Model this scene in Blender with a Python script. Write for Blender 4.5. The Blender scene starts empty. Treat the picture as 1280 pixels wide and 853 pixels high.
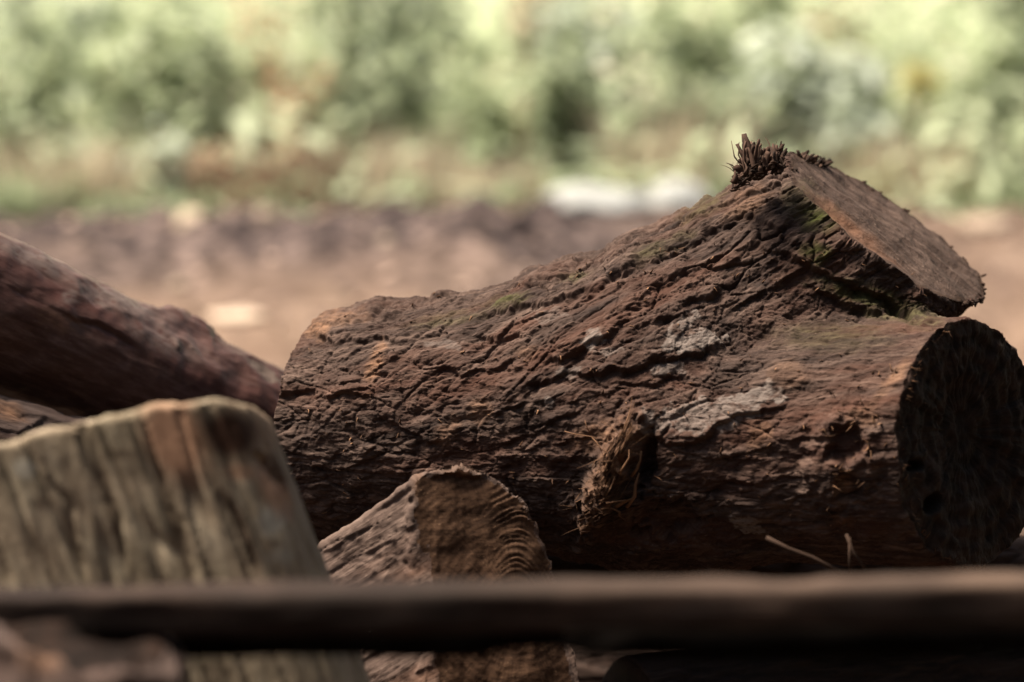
import bpy, math, random
import numpy as np
from mathutils import Vector, Matrix, Euler

# ------------------------------------------------------------------ camera, sky, sun, exposure
SC = bpy.context.scene
COL = SC.collection
CAM_Z, PITCH = 0.80, math.radians(8.7)
FPX = 85.0 / 36.0 * 1280.0
cd = bpy.data.cameras.new('camera'); cam = bpy.data.objects.new('camera', cd); COL.objects.link(cam)
cam.location = (0, 0, CAM_Z); cam.rotation_euler = (math.pi / 2 - PITCH, 0, 0)
cd.lens = 85; cd.sensor_width = 36; cd.clip_start = 0.05; cd.clip_end = 500
cd.dof.use_dof = True; cd.dof.focus_distance = 1.93; cd.dof.aperture_fstop = 2.9; cd.dof.aperture_blades = 0
SC.camera = cam

SUN_EL, SUN_AZ = math.radians(63), math.radians(-88)      # azimuth from +Y (away from the camera) towards +X
world = bpy.data.worlds.new('World'); SC.world = world; world.use_nodes = True
wn = world.node_tree; bg = wn.nodes['Background']
sky = wn.nodes.new('ShaderNodeTexSky'); sky.sky_type = 'NISHITA'; sky.sun_disc = False
sky.sun_elevation = SUN_EL; sky.sun_rotation = SUN_AZ; sky.air_density = 1.0; sky.dust_density = 4.0; sky.ozone_density = 0.6
wn.links.new(sky.outputs[0], bg.inputs[0]); bg.inputs[1].default_value = 0.052
sd = bpy.data.lights.new('sun', 'SUN'); sun = bpy.data.objects.new('sun', sd); COL.objects.link(sun)
sd.energy = 5.0; sd.angle = math.radians(20); sd.color = (1.0, 0.90, 0.78)
sdir = Vector((math.sin(SUN_AZ) * math.cos(SUN_EL), math.cos(SUN_AZ) * math.cos(SUN_EL), math.sin(SUN_EL)))
sun.rotation_euler = sdir.to_track_quat('Z', 'Y').to_euler()
SC.view_settings.view_transform = 'Standard'; SC.view_settings.look = 'None'
SC.view_settings.exposure = 1.43; SC.view_settings.use_white_balance = True; SC.view_settings.white_balance_temperature = 6800; SC.view_settings.white_balance_tint = 8; SC.view_settings.gamma = 1.0
SC.render.engine = 'CYCLES'
SC.cycles.use_denoising = True
SC.cycles.max_bounces = 6; SC.cycles.diffuse_bounces = 4

# ------------------------------------------------------------------ helpers: measuring
C0 = np.array([0, 0, CAM_Z]); RX = np.array([1.0, 0, 0])
FW = np.array([0, math.cos(PITCH), -math.sin(PITCH)]); UP = np.array([0, math.sin(PITCH), math.cos(PITCH)])
def P(px, py, d):
    """survey helper: a point seen at (px,py) of the 1280x853 photograph at distance d"""
    return C0 + FW * d + RX * ((px - 640) / FPX * d) + UP * ((426.5 - py) / FPX * d)
def G(px, d):
    """a point on the level ground at distance d"""
    return np.array([(px - 640) / FPX * d, d / math.cos(PITCH) * 1.0, 0.0])
def proj(p):
    v = p - C0; z = v @ FW
    return 640 + FPX * (v @ RX) / z, 426.5 - FPX * (v @ UP) / z, z
def unit(v): v = np.asarray(v, float); return v / np.linalg.norm(v)
def sstep(a, b, x): t = np.clip((x - a) / (b - a), 0, 1); return t * t * (3 - 2 * t)

# ------------------------------------------------------------------ helpers: noise
def _h(i, j, k, s):
    x = (i.astype(np.uint32) * np.uint32(374761393)) ^ (j.astype(np.uint32) * np.uint32(668265263)) ^ (k.astype(np.uint32) * np.uint32(2147483647)) ^ np.uint32((s * 974634777) & 0xffffffff)
    x = (x ^ (x >> np.uint32(13))) * np.uint32(1274126177); x = x ^ (x >> np.uint32(16))
    x = x * np.uint32(2246822519); return x ^ (x >> np.uint32(15))
def rnd(i, j, k, s): return _h(i, j, k, s).astype(np.float32) / np.float32(4294967295.0)
def vnoise(p, s=0):
    """smooth noise, -1..1"""
    f = np.floor(p); t = (p - f).astype(np.float32); f = f.astype(np.int64)
    w = t * t * t * (t * (t * 6 - 15) + 10); out = 0
    for a in (0, 1):
        for b in (0, 1):
            for c in (0, 1):
                h = _h(f[:, 0] + a, f[:, 1] + b, f[:, 2] + c, s)
                gx = (h & np.uint32(1023)).astype(np.float32) / 511.5 - 1
                gy = ((h >> np.uint32(10)) & np.uint32(1023)).astype(np.float32) / 511.5 - 1
                gz = ((h >> np.uint32(20)) & np.uint32(1023)).astype(np.float32) / 511.5 - 1
                g = gx * (t[:, 0] - a) + gy * (t[:, 1] - b) + gz * (t[:, 2] - c)
                out = out + g * (w[:, 0] if a else 1 - w[:, 0]) * (w[:, 1] if b else 1 - w[:, 1]) * (w[:, 2] if c else 1 - w[:, 2])
    return np.clip(out * 1.5, -1, 1)
def fbm(p, o=4, s=0, gain=0.5):
    r = 0; a = 1.0; t = 0
    for k in range(o):
        r = r + a * vnoise(p * (2.03 ** k) + 17.3 * k, s + k); t += a; a *= gain
    return r / t * 1.3
def voro(p, s=0):
    """F1, F2, a random number per cell, offset from the cell's point"""
    f = np.floor(p).astype(np.int64); n = len(p)
    F1 = np.full(n, 9.0, np.float32); F2 = F1.copy(); cid = np.zeros(n, np.float32); off = np.zeros((n, 3), np.float32)
    p32 = p.astype(np.float64)
    for a in (-1, 0, 1):
        for b in (-1, 0, 1):
            for c in (-1, 0, 1):
                i, j, k = f[:, 0] + a, f[:, 1] + b, f[:, 2] + c
                h = _h(i, j, k, s)
                q = np.stack([i + (h & np.uint32(1023)) / 1023.0, j + ((h >> np.uint32(10)) & np.uint32(1023)) / 1023.0,
                              k + ((h >> np.uint32(20)) & np.uint32(1023)) / 1023.0], 1)
                e = (p32 - q).astype(np.float32); d = np.sqrt((e * e).sum(1))
                m = d < F1
                F2 = np.where(m, F1, np.minimum(F2, d)); F1 = np.where(m, d, F1)
                cid = np.where(m, rnd(i, j, k, s + 91), cid); off[m] = e[m]
    return F1, F2, cid, off

# ------------------------------------------------------------------ helpers: solids from distance functions
def surface_nets(f, org, ax, size, vox):
    """f(points)->signed distance. Box frame: origin org, axes ax (3x3 rows), size (3). Returns verts, quads."""
    n = [int(math.ceil(s / vox)) + 1 for s in size]
    xs = np.arange(n[0]) * vox; ys = np.arange(n[1]) * vox; zs = np.arange(n[2]) * vox
    F = np.empty(n, np.float32)
    yz = (ys[:, None, None] * ax[1] + zs[None, :, None] * ax[2]).reshape(-1, 3)
    for i in range(n[0]):
        F[i] = f(org + xs[i] * ax[0] + yz).reshape(n[1], n[2])
    S = F < 0
    act = np.zeros([m - 1 for m in n], bool); al = np.ones_like(act)
    cnt = np.zeros(act.shape, np.int8)
    cor = [(a, b, c) for a in (0, 1) for b in (0, 1) for c in (0, 1)]
    for a, b, c in cor:
        cnt += S[a:n[0] - 1 + a, b:n[1] - 1 + b, c:n[2] - 1 + c]
    act = (cnt > 0) & (cnt < 8)
    I = np.argwhere(act); idx = np.full(act.shape, -1, np.int64); idx[act] = np.arange(len(I))
    val = {c: F[I[:, 0] + c[0], I[:, 1] + c[1], I[:, 2] + c[2]] for c in cor}
    acc = np.zeros((len(I), 3)); k = np.zeros(len(I))
    for c in cor:
        for d in range(3):
            if c[d] == 0:
                e = list(c); e[d] = 1; e = tuple(e); v0, v1 = val[c], val[e]
                m = (v0 < 0) != (v1 < 0); t = np.where(m, v0 / np.where(m, v0 - v1, 1), 0)
                q = np.tile(np.array(c, float), (len(I), 1)); q[:, d] = t
                acc[m] += q[m]; k[m] += 1
    V = (I + acc / k[:, None]) * vox
    V = org + V @ ax
    Q = []
    for d in range(3):
        o1, o2 = [(1, 2), (2, 0), (0, 1)][d]
        A = [slice(0, m) for m in n]; B = list(A); A[d] = slice(0, n[d] - 1); B[d] = slice(1, n[d])
        s0, s1 = S[tuple(A)], S[tuple(B)]
        E = np.argwhere(s0 != s1); inside = s0[E[:, 0], E[:, 1], E[:, 2]]
        ok = (E[:, o1] > 0) & (E[:, o2] > 0) & (E[:, o1] < n[o1] - 1) & (E[:, o2] < n[o2] - 1)
        E = E[ok]; inside = inside[ok]
        def cell(a, b):
            g = E.copy(); g[:, o1] -= a; g[:, o2] -= b
            return idx[g[:, 0], g[:, 1], g[:, 2]]
        q = np.stack([cell(1, 1), cell(0, 1), cell(0, 0), cell(1, 0)], 1)
        q[~inside] = q[~inside][:, ::-1]
        Q.append(q)
    return V, np.concatenate(Q)
def subdivide(V, Q):
    E = np.concatenate([Q[:, [0, 1]], Q[:, [1, 2]], Q[:, [2, 3]], Q[:, [3, 0]]]); E.sort(axis=1)
    key = E[:, 0] * (len(V) + 1) + E[:, 1]; u, inv = np.unique(key, return_inverse=True)
    mid = 0.5 * (V[u // (len(V) + 1)] + V[u % (len(V) + 1)])
    cen = V[Q].mean(1); nq = len(Q); e = inv.reshape(4, nq) + len(V); c = np.arange(nq) + len(V) + len(u)
    R = np.concatenate([np.stack([Q[:, 0], e[0], c, e[3]], 1), np.stack([e[0], Q[:, 1], e[1], c], 1),
                        np.stack([c, e[1], Q[:, 2], e[2]], 1), np.stack([e[3], c, e[2], Q[:, 3]], 1)])
    return np.concatenate([V, mid, cen]), R
def grad(f, p, e=6e-4):
    g = np.stack([f(p + d) - f(p - d) for d in np.eye(3) * e], 1)
    return g / np.maximum(np.linalg.norm(g, axis=1, keepdims=True), 1e-9)
def cone(a, b, ra, rb):
    """endless tapered cylinder through a and b"""
    a, b = np.asarray(a), np.asarray(b); L = np.linalg.norm(b - a); x = (b - a) / L; k = (rb - ra) / L
    def f(p):
        v = p - a; u = v @ x; r = np.sqrt(np.maximum((v * v).sum(1) - u * u, 1e-12)); return (r - ra - k * u) / math.sqrt(1 + k * k)
    return f
def capsule(a, b, ra, rb):
    a, b = np.asarray(a), np.asarray(b); L2 = ((b - a) ** 2).sum()
    def f(p):
        v = p - a; t = np.clip(v @ (b - a) / L2, 0, 1); return np.sqrt(((v - t[:, None] * (b - a)) ** 2).sum(1)) - (ra + (rb - ra) * t)
    return f
def plane(c, n): c, n = np.asarray(c), unit(n); return lambda p: (p - c) @ n
def smin(a, b, k): h = np.clip(0.5 + 0.5 * (b - a) / k, 0, 1); return b + (a - b) * h - k * h * (1 - h)
def smax(a, b, k): return -smin(-a, -b, k)
def frame(x, up=(0, 0, 1)):
    x = unit(x)
    if abs(x @ unit(up)) > .98: up = (0, 1, 0)
    y = unit(np.cross(up, x)); return np.stack([x, y, np.cross(x, y)])
def bounds(f, corners, ax, pad=0.02):
    q = np.array(corners) @ ax.T; lo = q.min(0) - pad; hi = q.max(0) + pad
    return lo @ ax, hi - lo
def build(shape, side, planes, corners, ax, vox, height, cutheight=None, sub=1):
    """shape(p, h, ch)->distance with relief h on the sides and ch[i] on cut i; side(p) the bark alone; planes: the cuts.
    Returns verts, quads, the cut each quad lies on (-1 = bark), masks."""
    z = [0.0] * len(planes); full = lambda p: shape(p, 0.0, z)
    org, size = bounds(full, corners, ax)
    V, Q = surface_nets(full, org, ax, size, vox)
    for _ in range(sub): V, Q = subdivide(V, Q)
    for _ in range(2): V = V - grad(full, V) * full(V)[:, None]
    N = grad(side, V)
    h, masks = height(V, N)
    ch = cutheight(V) if cutheight else z
    f2 = lambda p: shape(p, h, ch)
    for _ in range(4):
        d = f2(V); V = V - grad(f2, V, 4e-4) * np.clip(d, -0.01, 0.01)[:, None] * 0.9
    fw = np.full(len(Q), -1)
    if planes:
        pv = np.stack([np.abs(c(V) - k) for c, k in zip(planes, ch)], 1); sv = np.abs(side(V) - h)
        best = pv.argmin(1); w = np.where((pv.min(1) < 0.0006) & (pv.min(1) < sv + 0.0003) & (side(V) - h < -0.0016), best, -1)
        fw = w[Q]; same = (fw == fw[:, :1]).all(1); fw = np.where(same, fw[:, 0], -1)
    return V, Q, fw, masks, h
def capped(side, planes):
    def f(p, h, ch): return np.maximum.reduce([side(p) - h] + [c(p) - k for c, k in zip(planes, ch)])
    return f
def mesh_obj(name, V, Q, mat, parent=None, origin=(0, 0, 0), attrs=None, sel=None, smooth=True):
    if sel is not None:
        Q = Q[sel]; used = np.unique(Q); mp = np.full(len(V), -1, np.int64); mp[used] = np.arange(len(used))
        V = V[used]; Q = mp[Q]; attrs = {k: v[used] for k, v in (attrs or {}).items()}
    me = bpy.data.meshes.new(name); me.vertices.add(len(V)); me.vertices.foreach_set('co', (V - np.asarray(origin)).astype(np.float32).ravel())
    k = Q.shape[1]; me.loops.add(len(Q) * k); me.loops.foreach_set('vertex_index', Q.astype(np.int32).ravel())
    me.polygons.add(len(Q)); me.polygons.foreach_set('loop_start', np.arange(0, len(Q) * k, k, dtype=np.int32))
    me.update(calc_edges=True)
    if smooth: me.polygons.foreach_set('use_smooth', np.ones(len(Q), bool))
    for a, v in (attrs or {}).items():
        if v.ndim == 1: at = me.attributes.new(a, 'FLOAT', 'POINT'); at.data.foreach_set('value', v.astype(np.float32))
        else: at = me.attributes.new(a, 'FLOAT_VECTOR', 'POINT'); at.data.foreach_set('vector', v.astype(np.float32).ravel())
    me.materials.append(mat); me.validate()
    o = bpy.data.objects.new(name, me); COL.objects.link(o)
    if parent is not None: o.parent = parent
    else: o.location = origin
    return o
def tag(o, label=None, cat=None, group=None, kind=None):
    for k, v in (('label', label), ('category', cat), ('group', group), ('kind', kind)):
        if v: o[k] = v
    return o
def thing(name, loc, label, cat, group=None):
    o = bpy.data.objects.new(name, None); COL.objects.link(o); o.location = loc; o.empty_display_size = 0.05
    return tag(o, label, cat, group)
class Soup:
    """collects strips, leaves and tubes into one mesh"""
    def __init__(s): s.v = []; s.f = []; s.c = []
    def add(s, vs, fs, c=0.0):
        b = len(s.v); s.v += [tuple(x) for x in vs]; s.f += [tuple(i + b for i in q) for q in fs]; s.c += [c] * len(vs)
    def tube(s, pts, rads, sides=5, c=0.0, flat=1.0, cap=True):
        pts = [np.asarray(p, float) for p in pts]; vs = []; fs = []; n = len(pts)
        ref = None
        for i, p in enumerate(pts):
            t = unit(pts[min(i + 1, n - 1)] - pts[max(i - 1, 0)])
            if ref is None: ref = unit(np.cross(t, (0.31, 0.17, 0.93) if abs(t[2]) < 0.9 else (1, 0.2, 0)))
            a = unit(ref - t * (ref @ t)); ref = a; b = np.cross(t, a)
            for k in range(sides):
                w = 2 * math.pi * k / sides; vs.append(p + (a * math.cos(w) + b * math.sin(w) * flat) * rads[i])
        for i in range(n - 1):
            for k in range(sides):
                k2 = (k + 1) % sides; fs.append((i * sides + k, i * sides + k2, (i + 1) * sides + k2, (i + 1) * sides + k))
        if cap: fs.append(tuple(range(sides))[::-1]); fs.append(tuple((n - 1) * sides + k for k in range(sides)))
        s.add(vs, fs, c)
    def obj(s, name, mat, parent=None, origin=(0, 0, 0), smooth=True):
        me = bpy.data.meshes.new(name); o0 = np.asarray(origin)
        me.from_pydata([tuple(np.asarray(v) - o0) for v in s.v], [], s.f); me.update()
        if smooth: me.polygons.foreach_set('use_smooth', [True] * len(me.polygons))
        at = me.attributes.new('tone', 'FLOAT', 'POINT'); at.data.foreach_set('value', np.array(s.c, np.float32))
        me.materials.append(mat); o = bpy.data.objects.new(name, me); COL.objects.link(o)
        if parent is not None: o.parent = parent
        else: o.location = origin
        return o

# ------------------------------------------------------------------ helpers: materials
class Mat:
    def __init__(s, name):
        s.m = bpy.data.materials.new(name); s.m.use_nodes = True; s.t = s.m.node_tree; s.b = s.t.nodes['Principled BSDF']
        s.b.inputs['Specular IOR Level'].default_value = 0.12
    def n(s, k, **kw):
        x = s.t.nodes.new('ShaderNode' + k)
        for a, v in kw.items(): setattr(x, a, v)
        return x
    def l(s, a, b): s.t.links.new(a, b)
    def attr(s, name): return s.n('Attribute', attribute_name=name)
    def noise(s, vec, scale, detail=4, rough=0.55, sc=None, dist=0.0, loc=None):
        if sc or loc:
            mp = s.n('Mapping'); s.l(vec, mp.inputs[0])
            if sc: mp.inputs['Scale'].default_value = sc
            if loc: mp.inputs['Location'].default_value = loc
            vec = mp.outputs[0]
        x = s.n('TexNoise'); s.l(vec, x.inputs['Vector']); x.inputs['Scale'].default_value = scale
        x.inputs['Detail'].default_value = detail; x.inputs['Roughness'].default_value = rough; x.inputs['Distortion'].default_value = dist
        return x.outputs[0]
    def ramp(s, fac, stops):
        r = s.n('ValToRGB'); s.l(fac, r.inputs[0]); e = r.color_ramp.elements
        while len(e) < len(stops): e.new(0.5)
        for k, (p, c) in zip(e, stops): k.position = p; k.color = (*c, 1) if not isinstance(c, (int, float)) else (c, c, c, 1)
        return r.outputs[0]
    def mix(s, fac, a, b, mode='MIX'):
        x = s.n('MixRGB', blend_type=mode)
        for i, v in zip(x.inputs, (fac, a, b)):
            if isinstance(v, (int, float)): i.default_value = v
            elif isinstance(v, tuple): i.default_value = (*v, 1)
            else: s.l(v, i)
        return x.outputs[0]
    def math(s, op, a, b=0.0, clamp=False):
        x = s.n('Math', operation=op, use_clamp=clamp)
        for i, v in zip(x.inputs, (a, b)):
            if isinstance(v, (int, float)): i.default_value = v
            else: s.l(v, i)
        return x.outputs[0]
    def bump(s, h, dist, strength=1.0):
        x = s.n('Bump'); x.inputs['Distance'].default_value = dist; x.inputs['Strength'].default_value = strength
        s.l(h, x.inputs['Height'])
        if s.b.inputs['Normal'].is_linked: s.l(s.b.inputs['Normal'].links[0].from_socket, x.inputs['Normal'])
        s.l(x.outputs[0], s.b.inputs['Normal'])
    def out(s, col, rough=0.85):
        if isinstance(col, tuple): s.b.inputs['Base Color'].default_value = (*col, 1)
        else: s.l(col, s.b.inputs['Base Color'])
        if isinstance(rough, (int, float)): s.b.inputs['Roughness'].default_value = rough
        else: s.l(rough, s.b.inputs['Roughness'])
        return s.m

def bark_mat(name, dark, mid, light, red, gain=1.0, rough=0.85, stretch=6.0, fine=1.0):
    m = Mat(name); g = m.attr('grain').outputs['Vector']; tone = m.attr('cell').outputs['Fac']
    a = m.noise(g, 22, 5, 0.6, (1 / stretch, 1, 1)); b = m.noise(g, 160, 6, 0.7, (1 / stretch, 1, 1), 0.3); c = m.noise(g, 700, 3, 0.7, (0.25, 1, 1))
    big = m.noise(g, 9, 3, 0.5)
    base = m.ramp(b, [(0.28, dark), (0.50, mid), (0.74, light)])
    base = m.mix(m.ramp(a, [(0.48, 0.0), (0.66, 0.75)]), base, red)
    base = m.mix(m.math('MULTIPLY', tone, 0.55), base, m.mix(b, mid, light))
    base = m.mix(m.ramp(big, [(0.35, 0.0), (0.7, 0.35)]), base, dark)
    base = m.mix(m.ramp(c, [(0.60, 0.0), (0.74, 0.6)]), base, light)
    mo = m.math('MULTIPLY', m.attr('moss').outputs['Fac'], m.ramp(b, [(0.38, 0.1), (0.6, 1.0)]))
    base = m.mix(mo, base, m.mix(b, (0.022, 0.024, 0.007), (0.062, 0.068, 0.018)))
    li = m.math('MULTIPLY', m.attr('lichen').outputs['Fac'], m.ramp(m.noise(g, 230, 5, 0.75, (0.5, 1, 1)), [(0.36, 0.0), (0.50, 0.9)]))
    base = m.mix(li, base, m.mix(c, (0.085, 0.066, 0.058), (0.22, 0.182, 0.165)))
    rw = m.attr('raw_or_lit').outputs['Fac']
    base = m.mix(m.math('MULTIPLY', rw, m.ramp(b, [(0.35, 0.2), (0.6, 1.0)])), base, m.mix(b, (0.09, 0.040, 0.022), (0.30, 0.17, 0.105)))
    m.bump(m.noise(g, 80, 6, 0.75, (1 / stretch * 1.5, 1, 1), 0.5), 0.0022 * fine, 0.8); m.bump(b, 0.0013 * fine, 0.9); m.bump(c, 0.0006 * fine, 0.9)
    return m.out(base, m.math('ADD', m.math('MULTIPLY', b, 0.3), rough - 0.15))

def end_mat(name, dark, mid, light, ring=380.0, streak=0.5, ringamt=0.5, rough=0.8, bump=0.0008):
    """sawn end: attribute 'face' = (x, y) in the cut plane measured from the pith"""
    m = Mat(name); f = m.attr('face').outputs['Vector']
    sep = m.n('SeparateXYZ'); m.l(f, sep.inputs[0]); x, y = sep.outputs[0], sep.outputs[1]
    r = m.math('SQRT', m.math('ADD', m.math('MULTIPLY', x, x), m.math('MULTIPLY', y, y)))
    w = m.noise(f, 30, 4, 0.6)
    rr = m.math('ADD', m.math('MULTIPLY', r, ring), m.math('MULTIPLY', w, 5.0))
    rings = m.math('ADD', m.math('MULTIPLY', m.math('SINE', rr), 0.5), 0.5)
    ang = m.math('ARCTAN2', y, x)
    cm = m.n('CombineXYZ'); m.l(m.math('MULTIPLY', ang, 9.0), cm.inputs[0]); m.l(m.math('MULTIPLY', r, 6.0), cm.inputs[1])
    rad = m.noise(cm.outputs[0], 3.0, 5, 0.7)
    saw = m.noise(f, 75, 6, 0.75, (0.16, 1.0, 1.0), 0.4); spk = m.noise(f, 420, 3, 0.7)
    v = m.math('ADD', m.math('MULTIPLY', rings, ringamt * 0.35), m.math('ADD', m.math('MULTIPLY', rad, streak), m.math('MULTIPLY', saw, 0.8)))
    v = m.math('MULTIPLY', v, 0.62)
    base = m.ramp(v, [(0.34, dark), (0.50, mid), (0.68, light)])
    base = m.mix(m.ramp(spk, [(0.62, 0.0), (0.75, 0.6)]), base, light)
    base = m.mix(m.ramp(m.noise(f, 14, 4, 0.6), [(0.42, 0.0), (0.7, 0.6)]), base, dark)
    mo = m.math('MULTIPLY', m.attr('moss').outputs['Fac'], m.ramp(spk, [(0.38, 0.1), (0.6, 1.0)]))
    base = m.mix(mo, base, (0.05, 0.06, 0.015))
    base = m.mix(m.attr('raw_or_lit').outputs['Fac'], base, (0.24, 0.11, 0.06))
    base = m.mix(m.attr('rim').outputs['Fac'], base, m.mix(spk, (0.016, 0.010, 0.008), (0.075, 0.045, 0.032)))
    base = m.mix(m.attr('hole').outputs['Fac'], base, (0.012, 0.008, 0.006))
    m.bump(v, bump, 1.0); m.bump(spk, bump * 0.4, 0.8)
    return m.out(base, rough)
def simple_mat(name, c1, c2, scale=30, rough=0.85, tone=True, bump=0.001, trans=0.0):
    m = Mat(name); tc = m.n('TexCoord').outputs['Object']; n = m.noise(tc, scale, 5, 0.6)
    f = m.math('ADD', m.math('MULTIPLY', n, 0.9), m.math('SUBTRACT', m.attr('tone').outputs['Fac'], 0.45), True) if tone else n
    col = m.mix(f, c1, c2)
    if bump: m.bump(n, bump, 0.8)
    mat = m.out(col, rough)
    if trans:
        tr = m.n('BsdfTranslucent'); m.l(col, tr.inputs[0]); ms = m.n('MixShader'); ms.inputs[0].default_value = trans
        o = m.t.nodes['Material Output']; m.l(m.b.outputs[0], ms.inputs[1]); m.l(tr.outputs[0], ms.inputs[2]); m.l(ms.outputs[0], o.inputs[0])
    return mat

# ------------------------------------------------------------------ bark relief
def plates(q, scale, stretch, seed, amp, crack, tilt=0.5, sharp=0.10):
    """overlapping elongated plates in grain coordinates q=(along, y, z)"""
    w = np.stack([fbm(q * [14, 40, 40], 2, seed + 5) * 0.02, fbm(q * [14, 40, 40] + 50, 2, seed + 6) * 0.009, fbm(q * [14, 40, 40] + 90, 2, seed + 7) * 0.009], 1)
    s = (q + w) / np.array([scale * stretch, scale, scale]); F1, F2, cid, off = voro(s, seed)
    e = F2 - F1
    h = (cid - 0.5) * amp * sstep(0.0, sharp, e)                     # each plate has its own height
    h += -crack * np.exp(-e / (sharp * 0.55)) * (0.35 + 0.65 * rnd(np.floor(s[:, 0] * 1.3).astype(np.int64), np.floor(s[:, 1] * 1.3).astype(np.int64), np.floor(s[:, 2] * 1.3).astype(np.int64), seed + 3))
    h += off[:, 0] * amp * tilt
    return h, e, cid
def grain_coords(p, org, axis):
    A = frame(axis); return (p - org) @ A.T
def ledge(X, Y, pts, up, dn, wu, wd, skew=1.0):
    """relief for a bark plate whose lower edge runs along pts (photograph pixels): plate above, drop below"""
    best = np.full(len(X), 1e9); sg = np.zeros(len(X)); end = np.ones(len(X))
    L = sum(math.dist(a, b) for a, b in zip(pts, pts[1:])); run = 0
    for a, b in zip(pts, pts[1:]):
        ab = np.array(b, float) - a; l = np.linalg.norm(ab); t = np.clip(((X - a[0]) * ab[0] + (Y - a[1]) * ab[1]) / l ** 2, 0, 1)
        dx, dy = X - a[0] - t * ab[0], Y - a[1] - t * ab[1]; d = np.hypot(dx, dy); m = d < best
        s = np.where(ab[0] * dy - ab[1] * dx > 0, 1.0, -1.0) * (1 if ab[0] >= 0 else -1)
        pos = (run + t * l) / L; fade = np.clip(np.minimum(pos, 1 - pos) * 5, 0.0, 1)
        best = np.where(m, d, best); sg = np.where(m, s, sg); end = np.where(m, fade, end); run += l
    k = np.clip(best / 2.6, 0, 1) ** .8
    return end * np.where(sg < 0, up * np.exp(-best / wu) * k - (1 - k) * (dn - up) * .4, -dn * np.exp(-best / wd) * k - (1 - k) * (dn - up) * .4)
def blob(X, Y, cx, cy, rx, ry, ang=0.0, n=None, soft=0.35):
    c, s = math.cos(math.radians(ang)), math.sin(math.radians(ang)); u = (X - cx) * c + (Y - cy) * s; v = -(X - cx) * s + (Y - cy) * c
    r = np.sqrt((u / rx) ** 2 + (v / ry) ** 2)
    if n is not None: r = r + n * 0.55
    return 1 - sstep(1 - soft, 1 + soft, r)

# ------------------------------------------------------------------ materials
M_BARK = bark_mat('rough_bark', (0.011, 0.007, 0.0063), (0.040, 0.0245, 0.020), (0.16, 0.108, 0.088), (0.068, 0.028, 0.018))
M_RED = bark_mat('red_smooth_bark', (0.030, 0.015, 0.012), (0.075, 0.038, 0.031), (0.17, 0.105, 0.095), (0.095, 0.042, 0.037), rough=0.40, fine=0.3)
M_DULL = bark_mat('dull_bark', (0.026, 0.018, 0.016), (0.07, 0.048, 0.042), (0.17, 0.125, 0.11), (0.08, 0.045, 0.035))
M_SHADED = bark_mat('shade_darkened_bark', (0.012, 0.008, 0.007), (0.032, 0.020, 0.016), (0.085, 0.055, 0.045), (0.04, 0.020, 0.014))  # shade under the pile put into the bark colour of the low logs
M_SPLIT = bark_mat('split_wood', (0.026, 0.016, 0.013), (0.080, 0.053, 0.044), (0.21, 0.15, 0.125), (0.12, 0.065, 0.045), stretch=14, fine=0.7)
M_END = end_mat('dark_sawn_end', (0.004, 0.0024, 0.0019), (0.010, 0.0056, 0.0042), (0.032, 0.017, 0.012), ring=300, ringamt=0.5, streak=0.9, bump=0.003)  # sawn wood with the shade on the end put into its colour
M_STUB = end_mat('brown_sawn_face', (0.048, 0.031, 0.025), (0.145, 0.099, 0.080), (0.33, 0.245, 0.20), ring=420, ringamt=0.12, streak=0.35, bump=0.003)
M_PALE = end_mat('pale_cut', (0.09, 0.065, 0.055), (0.19, 0.145, 0.125), (0.34, 0.27, 0.24), ring=300, ringamt=0.2, streak=0.2)
M_WEND = end_mat('ringed_end', (0.034, 0.017, 0.010), (0.115, 0.062, 0.037), (0.30, 0.18, 0.105), ring=1200, ringamt=0.25, streak=0.4, bump=0.0012)
M_FIB = simple_mat('torn_fibre', (0.03, 0.015, 0.010), (0.26, 0.14, 0.08), 60)
M_TUFT = simple_mat('bark_fibre', (0.012, 0.008, 0.0065), (0.085, 0.050, 0.037), 60)
M_TWIG = simple_mat('twig_bark', (0.02, 0.012, 0.009), (0.065, 0.038, 0.027), 80)

# ------------------------------------------------------------------ main log: trunk with a sawn branch stub
LA, LB = P(385, 540, 2.07), P(1214, 555, 1.90)
LAX = unit(LB - LA)
BD = unit(0.866 * RX + 0.50 * UP + 0.05 * FW)
BA = P(745, 500, 2.00)
CUT_N = unit(0.93 * (0.60 * RX + 0.80 * UP) - 0.34 * FW)
CUT_C = P(1090, 293, 1.96)
trunk = cone(LA, LB, 0.094, 0.098); branch = capsule(BA, BA + BD * 0.5, 0.101, 0.082)
shoulder = capsule(P(500, 510, 2.035), P(800, 486, 1.99), 0.084, 0.100)
bulge = capsule(P(830, 560, 1.98), P(860, 560, 1.98), 0.100, 0.100)
left_cut = plane(P(396, 530, 2.07), -LAX + 0.10 * UP); right_cut = plane(LB, 0.74 * RX - 0.66 * FW + 0.02 * UP)
stub_cut = plane(CUT_C, CUT_N)
def main_side(p): return smin(smin(smin(trunk(p), bulge(p), 0.03), shoulder(p), 0.03), branch(p), 0.035)
def main_shape(p, h, ch):
    t = smin(smin(trunk(p), bulge(p), 0.03), shoulder(p), 0.03)
    u = np.minimum(np.maximum(smin(t, branch(p), 0.035) - h, stub_cut(p) - ch[2]), t - h)
    return np.maximum.reduce([u, left_cut(p) - ch[0], right_cut(p) - ch[1]])
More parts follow.
